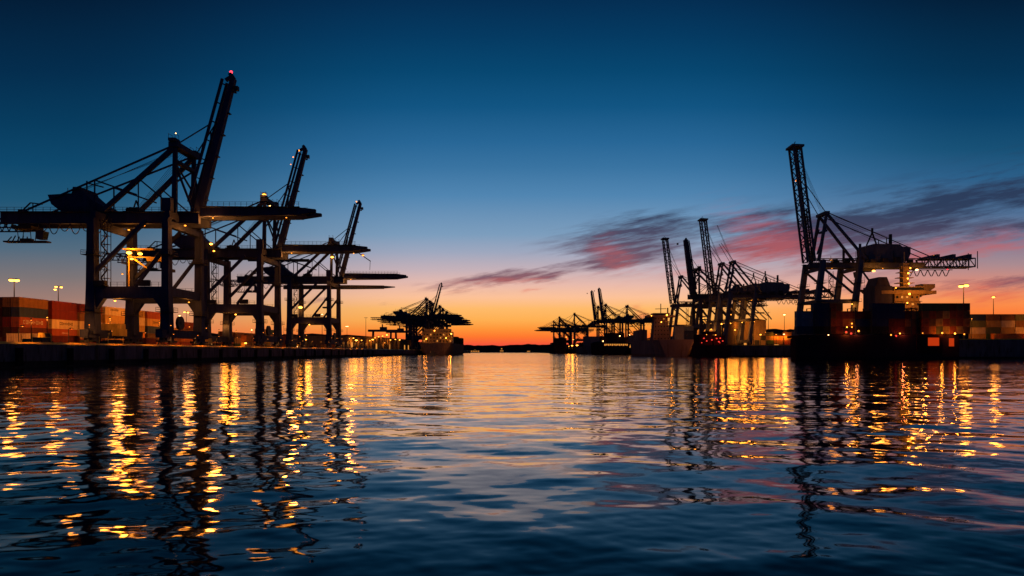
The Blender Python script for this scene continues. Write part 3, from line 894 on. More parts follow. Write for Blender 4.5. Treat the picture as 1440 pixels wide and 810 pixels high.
# beacons
def beacon(t, p, mat, s=.42):
    MB().ball(p, s, s, s, 8, 6).build('beacon', M[mat], t)
beacon(L1, (12.9, 1.2, 78.3), 'lamp_red', .42); beacon(L1, (.4, -5.5, 58.7), 'lamp_w', .16)
beacon(L2, (11.0, 1.2, 76.0), 'lamp_dim', .3); beacon(L2, (9.3, -.4, 73.0), 'lamp_dim', .22); beacon(L2, (8.4, -.4, 70.2), 'lamp_dim', .18)
beacon(L3, (11.5, 1.2, 77.2), 'lamp_dim', .3)
# floodlights
flood(L1, (-19.0, 6.2, 27.5), .75, 'lamp_hot', 2200, (1.4, -2.2, 0)); flood(L1, (-15.8, 6.2, 27.2), .7, 'lamp', 0)
flood(L1, (-17.8, 5.4, 25.6), .5, 'lamp', 1500, (0, -1.6, -.6))
MB().box(-20.5, -12.0, 5.2, 7.4, 28.4, 28.7).box(-20, -13, 7.0, 7.4, 26.2, 26.5).bar((-19.6, 7.2, 17), (-19.6, 7.2, 28.4), .3).bar((-13, 6.2, 22.5), (-18.6, 6.2, 26.5), .4).box(-13.5, -8.0, 5.4, 7.4, 25.0, 26.2).build('lamp_platform', M['yellow'], L1)
flood(L1, (-9.5, -3.4, 33.7), .32, 'lamp_dim', 900, (0, 0, -1.0)); flood(L1, (-17.5, 3.4, 33.7), .3, 'lamp_dim', 600, (0, 0, -1))
flood(L1, (-30, -3.4, 33.8), .2, 'lamp_dim', 700, (0, 0, -1.4)); flood(L1, (2.0, -3.4, 33.7), .32, 'lamp_dim', 500, (0, 0, -1))
flood(L1, (30, -2.9, 36.0), .2, 'lamp_dim', 260, (0, 0, -1.2))
flood(L1, (-14, -9.5, 12.3), .3, 'lamp', 1400, (0, 1.4, -.6)); flood(L1, (-2.4, -9.5, 12.4), .25, 'lamp_dim', 700, (0, 1.2, -.6))
flood(L1, (-12, -9.5, 19.5), .22, 'lamp_dim', 900, (0, -2.4, 0)); flood(L1, (.0, 3, 12.8), .25, 'lamp_dim', 900, (0, 0, -.8))
flood(L2, (-19.4, -6.5, 38.8), .6, 'lamp_hot', 700, (0, -1.5, 0)); flood(L2, (-19.0, -5.0, 36.4), .4, 'lamp', 0); flood(L2, (-22.0, -5, 36.6), .35, 'lamp', 0)
flood(L2, (.4, -6.4, 57.2), .7, 'lamp', 500, (0, -1.2, -.4)); flood(L2, (.8, 5, 55.0), .35, 'lamp_w', 0); flood(L2, (2.0, -5, 53.4), .3, 'lamp_w', 0)
flood(L2, (-20, 9.5, 8.5), .5, 'lamp', 1600, (0, -2.6, 0)); flood(L2, (-9, -9.5, 12.3), .35, 'lamp', 1800, (0, -1.5, -1.5)); flood(L2, (33, -2.9, 35.8), .25, 'lamp_dim', 320, (0, 0, -1.2))
flood(L3, (-.4, -7.6, 51.6), .75, 'lamp_hot', 1400, (0, -1.4, -.2)); flood(L3, (.8, -6.6, 47.0), .7, 'lamp_hot', 900, (0, -1.4, -.6))
flood(L3, (-19.8, 7.5, 22.2), 1.0, 'lamp_hot', 2000, (0, -2.4, -.4)); flood(L3, (-10, -9.5, 12.3), .35, 'lamp', 2200, (0, -1.4, -1.5)); flood(L3, (-.5, -9.0, 34.0), .45, 'lamp_dim', 700, (0, -1.4, -.6))
flood(L3, (16.5, -6, 48.0), .6, 'lamp_dim', 0); MB().bar((3.5, -4, 50.5), (14, -5.6, 49.4), .6).bar((14, -5.6, 49.4), (20.4, -6, 45), .45).bar((20.2, -6, 45), (20.0, -6, 40.5), .2).build('service_jib', M['steel'], L3)

for cr in (L1, L2, L3):
    flood(cr, (9.5, -2.9, 35.9), .22, 'lamp_dim', 7000, (0, 0, -1.4))  # boom floods added to throw light down on the quay kerb

# far cranes of the same quay
A_low = crane_box('gantry_crane', 'first of the far clustered cranes past the sheds, boom lowered over the water', 'clustered far cranes beyond the sheds', False, True, (-93, 742, QL))
for y, lb, x in ((812, 'second of the far clustered cranes past the sheds, boom lowered', -95), (862, 'third of the far clustered cranes past the sheds, boom lowered', -91), (918, 'fourth of the far clustered cranes past the sheds, boom lowered', -93), (985, 'last of the far clustered cranes past the sheds, boom lowered', -94)):
    c = copy_tree(A_low); c.location = (x, y, QL); tag(c, lb)
c = copy_tree(L1, None, ('floodlight', 'beacon', 'lamp_or_fill_light', 'drive_cabinet', 'lamp_platform')); c.location = (-94, 782, QL); tag(c, 'far crane in the cluster past the sheds with its thin boom raised', 'crane', 'clustered far cranes beyond the sheds')

# ------------------------------------------------------------------ right side cranes
R1 = crane_lattice('lattice_crane', 'big grey crane with raised lattice boom behind the laden container ship', 'lattice boom cranes of the container pier', (130.5, 298.5, QR1))
GB = 'cranes crowded on the middle pier'
R2 = copy_tree(R1); R2.location = (134, 455, QR2); tag(R2, 'crane with the tallest lattice boom crowded on the middle pier', 'crane', GB)
R3 = copy_tree(R1); R3.location = (126, 532, QR2); tag(R3, 'lattice boom crane at the channel end of the middle pier above the white hulled ship', 'crane', GB)
R4 = copy_tree(R1, None, ('lattice_boom',)); R4.location = (128, 412, QR2); R4.scale = (.92,) * 3; tag(R4, 'crane with a rounded machinery house at the shed end of the middle pier', 'crane', GB)
A_up = crane_box('gantry_crane', 'crane with a plain solid dark blue boom raised between two lattice booms', GB, True, False, (133, 490, QR2), math.pi, 5.5, 1.7)
GC = 'cranes of the far basin'
c = copy_tree(A_up); c.location = (114, 905, QR2); tag(c, 'far crane with the shorter of two leaning solid booms', 'crane', GC)
c = copy_tree(A_up); c.location = (119, 868, QR2); tag(c, 'far crane with the taller of two leaning solid booms', 'crane', GC)
for p, lb in (((150, 890, QR2), 'far crane with lowered boom and stays both ways behind the dark ship with lit ports'), ((82, 1180, QR2), 'first of the tiny cranes at the far shore end, boom lowered over the channel'), ((86, 1225, QR2), 'second of the tiny cranes at the far shore end, half hidden'), ((98, 1070, QR2), 'tiny crane nearest the knot of lamps, boom lowered among the others'), ((82, 1340, QR2), 'tiny crane deepest in the far cluster, only its boom tip clear'), ((90, 1290, QR2), 'last of the tiny cranes at the far shore end')):
    c = copy_tree(A_low); c.location = p; c.rotation_euler = (0, 0, math.pi); tag(c, lb, 'crane', GC)

# R1 lights (its own x runs landwards as -x, y mirrored)
beacon(R1, (5.0, -3.2, 70.6), 'lamp_dim', .35)
flood(R1, (-25.5, 4, 29.8), .65, 'lamp_hot', 1500, (0, 2.0, -.5)); flood(R1, (-7.5, 3, 34.6), .2, 'lamp', 300, (0, 1, 0)); flood(R1, (-44.5, 3.4, 30.4), .6, 'lamp_w', 900, (0, 1.5, -.6))
flood(R1, (-58, 3, 30.6), .3, 'lamp_red', 0); flood(R1, (-52, 3, 36.6), .25, 'lamp_dim', 0); flood(R1, (-30, 3.0, 31.0), .2, 'lamp_dim', 700, (0, 0, -1.4)); flood(R1, (-8, 3, 31.0), .2, 'lamp_dim', 350, (0, 0, -1.4))
flood(R1, (-14, 8.5, 15.2), .3, 'lamp', 900, (0, 1.4, -.8))
for cr in (R2, R3, A_up, R4):
    flood(cr, (-9, 8.5, 15.0), .35, 'lamp', 2200, (0, 1.5, -1.2)); flood(cr, (-18, 0, 30), .4, 'lamp_dim', 1600, (0, 0, -1.5)); flood(cr, (-2, 8.0, 20), .3, 'lamp', 0)

# ------------------------------------------------------------------ light masts
def mast(px, py, D, ground, label, heads=((-.9, 0), (.9, 0)), size=.5, mat='lamp', power=2500, group='tall floodlight masts', lit=True):
    top = at(px, py, D)
    h = top.z - ground
    t = thing('floodlight_mast', label, 'light mast', (top.x, top.y, ground), 0, group)
    MB().tube([(0, 0, 0), (0, 0, h + .6)], .32, 8, .14).build('pole', M['steel'], t)
    MB().tube([(-1.6, 0, h + .55), (1.6, 0, h + .55)], .1, 6).tube([(0, -1.2, h + .45), (0, 1.2, h + .45)], .09, 6).build('head_frame', M['steel'], t)
    for dx, dz in heads:
        hd = MB().prism([(dx - size * .8, h + dz + size * .3), (dx + size * .8, h + dz + size * .3), (dx + size * .4, h + dz + size * .7), (dx - size * .4, h + dz + size * .7)], -size * .8, size * .8).build('lamp_head', M['steel'], t)
        if lit: MB().ball((dx, 0, h + dz), size, size * .9, size * .55, 10, 6).build('lens', M[mat], hd)
    if power and lit: point((0, -1.7, h - 1.6), power, r=2.0, parent=t)
    return t


mast(20, 394, 262, QL, 'tall mast with two broad orange lamps above the first yard stack', ((-1.0, 0), (.95, -.1)), .95, 'lamp_hot', 2600)
mast(82, 404, 300, QL, 'tall mast with three small lamps above the second yard stack', ((-1.0, .2), (1.3, 0), (-1.4, -1.0)), .55, 'lamp_hot', 2200)
mast(262, 439, 480, QL, 'slim mast with twin lamps seen between the feet of two navy cranes', ((-1.2, 0), (1.2, -.2)), .7, 'lamp_hot', 1800)
mast(172.5, 439.5, 470, QL, 'mast with one white lamp rising between the nearest crane legs', ((0, 0),), .75, 'lamp_w', 1500)
mast(252.5, 444, 560, QL, 'mast with one small white lamp beyond the brown stack', ((0, 0),), .7, 'lamp_w', 2000)
mast(354, 464, 830, QL, 'distant mast with a white lamp seen under the second navy crane', ((0, 0),), .9, 'lamp_w', 1500)
mast(399, 457, 760, QL, 'distant mast with a dull lamp just past the second navy crane', ((0, 0),), .8, 'lamp_dim', 800)
mast(453, 442, 567, QL, 'mast with a small pale lamp framed by the legs of the crane before the sheds', ((0, 0),), .7, 'lamp_w', 2000)
mast(488, 459, 800, QL, 'mast with a wide pale lamp in the sky above the lit sheds', ((-.8, 0), (.8, 0)), .8, 'lamp_w', 2000)
mast(514.5, 447.5, 590, QL, 'thin mast with its lamps off above the sheds', ((-.8, 0), (.8, 0)), .5, 'lamp', 0, lit=False)
mast(1355, 402, 302, QR1, 'tall mast with a blazing orange double lamp at the end of the laden ship', ((-1.1, -.2), (1.2, .1)), 1.0, 'lamp_hot', 4200)
mast(1397, 418, 400, QR1, 'tall mast with one small lamp above the yard beyond the laden ship', ((0, 0),), .75, 'lamp_hot', 4000)
mast(1103, 442.5, 584, QR1, 'mast with one white lamp beside the grey crane standing in open sky', ((0, 0),), .9, 'lamp_w', 4000)
mast(1080.5, 440, 560, QR1, 'thin unlit mast next to the mast with a white lamp', ((0, 0),), .4, 'lamp', 0, lit=False)
# short lamp posts on the middle pier and the far quays
posts = [(1014.5, 455.5, 430, 'lamp_hot', .55), (1021, 467, 425, 'lamp_w', .55), (1033.5, 464, 428, 'lamp', .5), (1045.5, 458, 436, 'lamp', .55), (1059.5, 452.5, 440, 'lamp_hot', .6), (1069.5, 470.5, 440, 'lamp', .6), (1102.5, 470, 470, 'lamp_w', .6), (1091.5, 470.5, 470, 'lamp_dim', .4), (1000, 463, 445, 'lamp', .4)]
for i, (px, py, D, mt, sz) in enumerate(posts):
    mast(px, py, D, QR2 if px < 1080 else QR1, f'{ORD[i]} lamp post of the lit row on the middle pier, counted from the ships', ((0, 0),), sz, mt, 3300, 'lamp posts on the middle pier')
posts = [(800, 487, 985, 'lamp', .7), (804.5, 486, 985, 'lamp_hot', 1.2), (811.5, 485.6, 985, 'lamp_hot', 1.5), (817.5, 486, 985, 'lamp', .9), (796.5, 474, 1010, 'lamp', .8), (823, 486, 985, 'lamp_dim', .6), (840, 481, 960, 'lamp_dim', .8), (806, 477.5, 1040, 'lamp', .8), (885.5, 471, 800, 'lamp_w', .7), (867, 474, 850, 'lamp_dim', .7), (822, 475, 1040, 'lamp_dim', .8)]
for i, (px, py, D, mt, sz) in enumerate(posts):
    mast(px, py, D, QR2, f'{ORD[i]} distant lamp of the bright knot at the far basin', ((0, 0),), sz, mt, 3000, 'distant lamps at the far basin')
posts = [(497, 475.5, 476, 'lamp', .5), (501, 478.5, 478, 'lamp_hot', .85), (508.5, 478.5, 500, 'lamp', .45), (520, 479, 530, 'lamp', .5), (524, 477.5, 540, 'lamp_hot', .7), (527.5, 475, 550, 'lamp', .5), (532.5, 473.5, 562, 'lamp', .55), (538, 472.5, 580, 'lamp', .55), (544, 471, 600, 'lamp_hot', .7), (549, 478, 610, 'lamp', .6), (556, 477.3, 620, 'lamp', .6), (562, 478, 650, 'lamp_hot', .6), (491, 476, 470, 'lamp', .45), (430.5, 477.5, 410, 'lamp_hot', .5), (345.5, 482.5, 300, 'lamp_hot', .5), (412, 482, 390, 'lamp', .35), (606, 472.5, 735, 'lamp_hot', .8), (596, 473, 738, 'lamp', .6), (541, 482, 590, 'lamp_dim', .5)]
for i, (px, py, D, mt, sz) in enumerate(posts):
    nm = (ORD + ['seventeenth', 'eighteenth', 'nineteenth'])[i]
    mast(px, py, D, QL, f'{nm} low lamp post along the lit sheds of the quay', ((0, 0),), sz, mt, 1300, 'low lamp posts by the sheds')

# fill lights on poles, added close to the ground to light stacks and crane feet
def fill_light(x, y, label, h=6.0, power=1500, g=QL, sz=.3, mat='lamp'):
    t = thing('fill_light', label, 'fill light', (x, y, g), 0, 'added fill lights on the apron')
    MB().tube([(0, 0, .3), (0, 0, h)], .09, 6).build('pole', M['steel'], t)
    MB().box(-.6, .6, -.5, .5, 0, .3).build('base', M['yellow'], t)
    hd = MB().prism([(-sz, h + .1), (sz, h + .1), (sz * .6, h + .5), (-sz * .6, h + .5)], -sz, sz).build('lamp_head', M['steel'], t)
    MB().ball((0, 0, h), sz, sz, sz * .5, 8, 5).build('lens', M[mat], hd)
    wl_ = point((0, 0, h - .3), power * 1.8, r=.5, parent=t, spot=150)
    wl_.rotation_euler = Vector((-1, .15, -.22) if x < 0 else (.2, 1, -.2)).to_track_quat('-Z', 'Y').to_euler()


for i, (x, y, lb, h, pw) in enumerate(((-128, 188, 'added fill light on a thin pole before the first yard stacks', 8, 8190), (-126, 214, 'added fill light on a thin pole between the second yard stack and crane', 9, 10080), (-127, 246, 'added fill light on a thin pole before the cream stack', 9, 11340), (-128, 276, 'added fill light on a thin pole before the rust topped stack', 9, 10080), (-126, 312, 'added fill light on a thin pole behind the second navy crane', 8, 3000), (-126, 345, 'added fill light on a thin pole before the low brown stacks', 8, 2600), (-118, 392, 'added fill light on a thin pole past the third navy crane', 8, 2600))):
    fill_light(x, y, lb, h, pw, sz=.2, mat='lamp_dim')
for x, y, lb, pw in ((-106, 150.5, 'added fill light on a thin pole by the quay edge before the cream container', 5200), (-109, 176, 'added fill light on a thin pole near the quay edge before the rust red container', 3600), (-97, 226, 'added fill light on a thin pole between the two nearest navy cranes', 900), (-97, 312, 'added fill light on a thin pole between the second and third navy cranes', 900), (-97, 408, 'added fill light on a thin pole just past the third navy crane', 900)):
    fill_light(x, y, lb, 5.5, pw, sz=.13, mat='lamp_dim')
for cr in (L1, L2, L3):
    for y in (-10.6, 0, 10.6):
        flood(cr, (1.6, y, 5.6), .13, 'lamp_dim', 0)
for i, (x, y, lb, h, pw) in enumerate(((150, 404, 'added fill light on a thin pole at the middle pier front', 8, 1500), (176, 404, 'added fill light on a thin pole at the middle pier front near the sheds', 8, 1500))):
    fill_light(x, y, lb, h, pw, QR2, .25, 'lamp_dim')
for i, (x, y, lb, h, pw) in enumerate(((196, 291, 'added fill light on a thin pole at the foot of the pier yard', 9, 3600), (228, 291.5, 'added fill light on a thin pole before the olive containers', 8, 3200))):
    fill_light(x, y, lb, h, pw, QR1, .2, 'lamp_dim')

# ------------------------------------------------------------------ buildings
def shed(x0, x1, y0, y1, g, h, label, doors, lit, face='x'):
    t = thing('warehouse', label, 'warehouse', (x0, y0, g))
    w, l = x1 - x0, y1 - y0
    MB().box(0, w, 0, l, 0, h).build('wall', M['shed'], t)
    MB().prism([(-.5, h + .003), (w + .5, h + .003), (w / 2, h + 1.6)], -.6, l + .6).build('roof', M['roof'], t)
    for i in range(doors):
        if face == 'x':
            y = l * (i + .5) / doors
            MB().box(w + .003, w + .12, y - 2.6, y + 2.6, 0, 5.2).build('door', M['lit'] if i in lit else M['steel'], t)
        else:
            x = w * (i + .5) / doors
            MB().box(x - 1.6, x + 1.6, -.12, -.003, 0 if i % 2 else 4, 4 if i % 2 else 7).build('window' if i % 2 == 0 else 'door', M['lit'] if i in lit else M['steel'], t)
    return t


shed(-150, -112, 448, 530, QL, 9.0, 'long low warehouse nearest the navy cranes with lamps before it', 7, (2,))
shed(-150, -111, 540, 640, QL, 10.5, 'long warehouse between the low one and the far crane cluster', 8, (1, 6))
shed(-150, -108, 655, 730, QL, 11, 'last warehouse at the foot of the far crane cluster', 6, (2, 4))
shed(146, 166, 446, 462, QR2, 17, 'tall blocky shed on the middle pier behind the crane feet', 5, (1,), 'y')
shed(150, 200, 476, 500, QR2, 8, 'low shed on the middle pier beside the tall blocky one', 8, (2, 5), 'y')
shed(112, 150, 700, 760, QR2, 9, 'shed behind the dark ship with lit ports', 6, (1, 4), 'y')
shed(100, 140, 1000, 1060, QR2, 10, 'far shed behind the bright knot of lamps', 6, (0, 2, 3), 'y')
point((135, 690, 14), 4000); point((112, 990, 14), 6000)

# small yard gantries by the sheds
def yard_gantry(x, y, label):
    t = thing('yard_gantry', label, 'gantry', (x, y, QL), 0, 'yard gantries by the sheds')
    for sx in (-11, 11):
        for sy in (-4, 4):
            MB().bar((sx, sy, 0.8), (sx * .95, sy * .6, 17), .9, .9).build('leg', M['crane'], t)
        MB().box(sx - .5, sx + .5, -5.5, 5.5, .2, 1.2).build('sill_beam', M['crane'], t)
    MB().box(-15, 15, -2.4, -1.2, 17.0, 19.0).box(-15, 15, 1.2, 2.4, 17.0, 19.0).box(-15, -14.4, -1.2, 1.2, 17.4, 18.6).box(14.4, 15, -1.2, 1.2, 17.4, 18.6).build('girder', M['crane'], t)
    MB().box(-4, 2, -2.2, 2.2, 19.05, 21.4).box(-2.5, -1.5, -.5, .5, 21.4, 24).build('trolley', M['crane'], t)


yard_gantry(-118, 632, 'small dark yard gantry standing past the lit sheds'); yard_gantry(-108, 668, 'small dark yard gantry against the far crane cluster')

# ------------------------------------------------------------------ ships
def hull_mesh(L, B, top, bow='y+', flare=1.5, sheer=3.0):
    """a hull along +y: transom at y=0, bow at y=L; z=0 at the waterline"""
    st_ = [0, .02, .08, .2, .4, .6, .75, .86, .93, .98, 1.0]
    hb = [.88, .95, 1, 1, 1, 1, .97, .82, .58, .25, .03]
    m = MB()
    vs = []
    for s_, h in zip(st_, hb):
        sh = sheer * max(0, (s_ - .75) / .25) ** 1.4
        b = B / 2 * h
        y = L * s_
        lean = 5 * max(0, (s_ - .8) / .2)
        wl = max(.02, (h - .22 * max(0, (s_ - .7) / .3)) * (1 - .38 * max(0, 1 - s_ / .12))) * B / 2
        ring = [(-wl * .9, y - lean, -1.0), (-wl, y - lean * .7, 1.2), (-b, y, top + sh), (b, y, top + sh), (wl, y - lean * .7, 1.2), (wl * .9, y - lean, -1.0)]
        vs += ring
    n = 6
    fs = []
    for i in range(len(st_) - 1):
        for k in range(5):
            a = i * n + k
            fs.append((a, a + 1, a + n + 1, a + n))
    fs.append(tuple(range(n - 1, -1, -1)))
    fs.append(tuple((len(st_) - 1) * n + k for k in range(n)))
    return m.add(vs, fs)


def deckhouse(parent, x0, x1, y0, y1, z0, decks, mat, wing=3.0, lit=()):
    """stepped accommodation block, windows on the -y face"""
    h = 2.8
    for k in range(decks):
        i = .25 * k
        blk = MB().box(x0 + i, x1 - i, y0 + i, y1 - i, z0 + k * h + (.003 if k else 0), z0 + (k + 1) * h - .15).box(x0 + i - .5, x1 - i + .5, y0 + i - .5, y1 - i + .2, z0 + (k + 1) * h - .147, z0 + (k + 1) * h).build('deck_block', mat, parent)
        n = max(3, int((x1 - x0) / 2.2))
        for q in range(n):
            xx = x0 + i + (x1 - x0 - 2 * i) * (q + .5) / n
            MB().box(xx - .4, xx + .4, y0 + i - .04, y0 + i - .003, z0 + k * h + 1.2, z0 + k * h + 2.0).build('window', M['lit'] if (k, q) in lit else M['glass'], blk)
    zt = z0 + decks * h
    br = MB().prism([(x0 - wing, zt + .003), (x1 + wing, zt + .003), (x1 + wing, zt + 1.3), (x1 - .2, zt + 1.35), (x1 - .2, zt + 2.9), (x0 + .2, zt + 2.9), (x0 + .2, zt + 1.35), (x0 - wing, zt + 1.3)], y0 - .2, y1 - 1).build('bridge', mat, parent)
    MB().box(x0 + .5, x1 - .5, y0 - .26, y0 - .21, zt + 1.5, zt + 2.5).build('window', M['glass'], br)
    return zt + 2.9


# the laden ship lying along the pier front (bow to the right of the photo)
SH = thing('container_ship', 'dark laden container ship moored along the pier under the grey lattice crane', 'ship', (105.6, 269.6, 0), -math.pi / 2, 'moored ships')
UNR = Matrix.Rotation(math.pi / 2, 4, 'Z')
def loc_in(p, root):          # a world point in a ship's own axes
    m = Matrix.Translation(root.location) @ Matrix.Rotation(root.rotation_euler.z, 4, 'Z')
    return m.inverted() @ Vector(p)
def part_world(mb, name, mat, root):   # geometry given in world axes, parented to root
    m = (Matrix.Translation(root.location) @ Matrix.Rotation(root.rotation_euler.z, 4, 'Z')).inverted()
    mb.v = [tuple(m @ Vector(v)) for v in mb.v]
    return mb.build(name, mat, root)


hp = [(105.7, 254.4), (106.6, 254), (160, 254), (168, 256.5), (171.6, 262), (172.6, 269), (171, 277), (166, 282), (116, 282), (114.6, 281), (110.2, 268)]
hm = MB()
n_ = len(hp); hc = Vector((140, 268))
lo_ = [((x - hc.x) * .985 + hc.x, (y - hc.y) * .97 + hc.y, -1.0) for x, y in hp]
hm.add(lo_ + [(x, y, 1.0) for x, y in hp] + [(x, y, 8.3 + (.9 if x > 150 else 0)) for x, y in hp],
       [tuple(range(2 * n_, 3 * n_))] + [(k * n_ + i, k * n_ + (i + 1) % n_, (k + 1) * n_ + (i + 1) % n_, (k + 1) * n_ + i) for k in range(2) for i in range(n_)])
part_world(hm, 'hull', M['hull'], SH)
part_world(MB().box(106.8, 149.8, 254.3, 254.6, 8.32, 9.3), 'bulwark', M['hull'], SH)
part_world(MB().box(150.5, 160.0, 253.7, 253.98, 2.5, 9.25), 'stern_plating', M['maroon'], SH)
part_world(MB().box(107.5, 149.9, 255.0, 266.8, 8.32, 9.05).box(150.0, 167, 256.2, 280, 9.22, 9.6), 'hatch_cover', M['maroon'], SH)
o = part_world(MB().box(154.6, 158.6, 253.45, 253.68, 5.2, 8.2), 'deck_opening', M['lit_red'], SH)
part_world(MB().hexa([(163.3, 254.75, 5.0), (165.4, 255.41, 5.0), (165.3, 255.68, 5.0), (163.2, 255.02, 5.0)], [(163.3, 254.75, 8.0), (165.4, 255.41, 8.0), (165.3, 255.68, 8.0), (163.2, 255.02, 8.0)]), 'deck_opening', M['lit_red'], SH)
for px, py, mt, s_ in ((1138, 476, 'lamp_dim', .22), (1145, 476, 'lamp_dim', .2), (1165, 471, 'lamp_w', .2), (1191, 460, 'lamp', .22), (1198, 460, 'lamp_dim', .25), (1198, 455, 'lamp_dim', .28), (1190, 467, 'lamp_red_dim', .4), (1197, 469, 'lamp_red_dim', .4), (1207.5, 465.5, 'lamp_dim', .35), (1253, 471, 'lamp_dim', .25), (1260, 472.5, 'lamp_red_dim', .4), (1265.5, 469, 'lamp', .22), (1297.5, 468.5, 'lamp_dim', .18), (1325, 468.3, 'lamp_dim', .32), (1343, 469, 'lamp', .3), (1356, 470, 'lamp_dim', .25)):
    p = loc_in(at(px, py, 254.2), SH)
    MB().ball(p, s_, s_, s_, 8, 6).build('deck_lamp', M[mt], SH)
for px, pw, cl in ((1191, 500, SODIUM), (1270, 420, (1, .2, .06)), (1325, 450, SODIUM), (1343, 450, SODIUM), (1205, 300, (1, .25, .08))):
    q = at(px, 468.5, 253.4); point(loc_in(q, SH), pw, cl, .3, SH)
part_world(MB().box(143.5, 150.5, 270, 279, 8.2, 29.0).prism([(144, 29.0), (150, 29.0), (148.6, 32.6), (145.4, 32.6)], 270.5, 278.5), 'funnel', M['funnel'], SH)
dk = bpy.data.objects.new('superstructure', None); COL.objects.link(dk); dk.parent = SH
m_ = (Matrix.Translation(SH.location) @ Matrix.Rotation(SH.rotation_euler.z, 4, 'Z')).inverted()
dk.matrix_local = m_
zt = deckhouse(dk, 150.8, 163.2, 270, 281, 9.06, 6, M['cream'], 4.6, ((5, 1), (5, 2), (4, 3), (3, 1)))
ms = MB().box(155.2, 157.6, 271.0, 273.4, zt + .003, zt + 9.5)
for k in range(4):
    ms.box(153.2 + .3 * k, 159.6 - .3 * k, 270.6, 273.8, zt + 1.4 + k * 2.1, zt + 1.65 + k * 2.1)
ms.bar((156.4, 272.2, zt + 9.5), (156.4, 272.2, zt + 14), .3).build('mast', M['cream'], dk)
for z, x, s_ in ((zt + 1.1, 156.6, .32), (zt + 3.1, 156.2, .3), (zt + 5.2, 156.4, .34), (zt + 7.2, 157.2, .28), (zt - .6, 151.5, .2), (zt - 3.0, 156.9, .4), (zt - 6.5, 156.0, .28)):
    MB().ball((x, 269.4, z), s_, s_, s_, 8, 6).build('deck_lamp', M['lamp'], dk)
for x, z, pw in ((153, zt - 3.5, 1000), (159.5, zt - 3.0, 1300), (156.5, zt + 3.5, 450), (165, zt - 3, 600)):
    point((x, 263.5, z), pw, parent=dk)  # bodiless lights added ahead of the superstructure to wash its front
MB().prism([(163.0, zt - 4.0), (168.6, zt - .2), (168.6, zt + 1.2), (163.0, zt + 1.2)], 272, 276).build('wing_bracket', M['cream'], dk)

for x in (113.0, 119.2, 128.6, 134.6, 149.6, 152.6, 171.0):
    lb_ = MB()
    for y in (255.4, 261.5) if x < 150 else (257.5, 264):
        lb_.box(x - .25, x + .05, y - .15, y + .15, 8.32, 19.5)
    ya, yb = (255.5, 261.4) if x < 150 else (257.6, 263.9)
    for z in (11.8, 14.7, 17.6, 19.3):
        lb_.box(x - .22, x + .02, ya, yb, z, z + .16)
    part_world(lb_, 'lashing_bridge', M['steel'], SH)
rl = MB()
for k in range(29):
    rl.bar((107 + k * 1.5, 254.25, 9.3), (107 + k * 1.5, 254.25, 10.3), .06)
rl.bar((107, 254.25, 9.8), (149, 254.25, 9.8), .06).bar((107, 254.25, 10.3), (149, 254.25, 10.3), .06)
part_world(rl, 'railing', M['steel'], SH)
for (p_, q_) in (((107, 254.5, 9.0), (104, 262, 1.0)), ((160, 253.9, 8.4), (176, 287.9, 8.1)), ((166, 255.8, 8.8), (186, 287.9, 8.1))):
    a_, b_ = Vector(p_), Vector(q_)
    if p_[0] < 110: a_, b_ = Vector((110.6, 269.5, 8.6)), Vector((127.2, 291.5, 8.3))
    m_l = MB().tube([a_.lerp(b_, i / 8) + Vector((0, 0, -1.6 * math.sin(math.pi * i / 8))) for i in range(9)], .07, 5)
    part_world(m_l, 'mooring_line', M['cream'], SH)

GS = 'containers stowed on the laden ship'
DZ = 9.62
n_col = 0
def ship_col(px0, depth, kind, rot, cols, D=256.4):
    global n_col
    w = 6.06 if (kind == '20' and rot) else (12.19 if rot else 2.44)
    x = (px0 - CX) * D / F + w / 2
    y = D + (1.22 if rot else (12.19 if kind == '40' else 6.06) / 2)
    for k, colr in enumerate(cols):
        nm = ORD[n_col] if n_col < 16 else ('seventeenth eighteenth nineteenth twentieth').split()[n_col - 16]
        container(x, y, DZ + k * 2.9, kind, rot, colr, f'{colr} container, {tier_word(k, len(cols))} in the {nm} column from the stern of the laden ship', GS, True)
    n_col += 1


H_ = math.pi / 2
ship_col(1121, 0, '20', H_, ['navy blue', 'grey blue', 'grey blue'])
ship_col(1144, 0, '20', H_, ['black', 'navy blue', 'navy blue', 'navy blue'])
for i, cols in enumerate((['maroon', 'rust red', 'brown', 'rust red'], ['dark red', 'rust red', 'rust red', 'brown'], ['maroon', 'orange', 'rust red'], ['dark red', 'ochre', 'rust red'])):
    ship_col(1167 + i * 9.25, 0, '40', 0, cols, 257.4)
ship_col(1202, 0, '20', H_, ['black', 'navy blue', 'maroon'], 258)
ship_col(1227, 0, '20', H_, ['black', 'navy blue', 'navy blue', 'navy blue'])
ship_col(1250, 0, '20', H_, ['maroon', 'maroon', 'navy blue', 'navy blue'])
for i, cols in enumerate((['dark brown', 'brown', 'maroon'], ['maroon', 'dark brown', 'brown'])):
    ship_col(1273.5 + i * 9.25, 0, '40', 0, cols, 256.8)
for i, cols in enumerate((['rust red', 'rust red', 'brown'], ['orange', 'brown', 'rust red'], ['olive', 'ochre', 'brown'], ['ochre', 'rust red', 'ochre'], ['rust red', 'brown', 'rust red', 'dark red'], ['ochre', 'rust red', 'rust red', 'brown'], ['brown', 'orange', 'brown', 'dark red'])):
    ship_col(1297.5 + i * 9.6, 0, '40', 0, cols, 256.0)
container((1297.3 - CX) * 256 / F + 6.1, 256 + 1.25, DZ + 3 * 2.9, '40', H_, 'green', 'dark green container lying across the top of the end-on columns of the laden ship', GS)

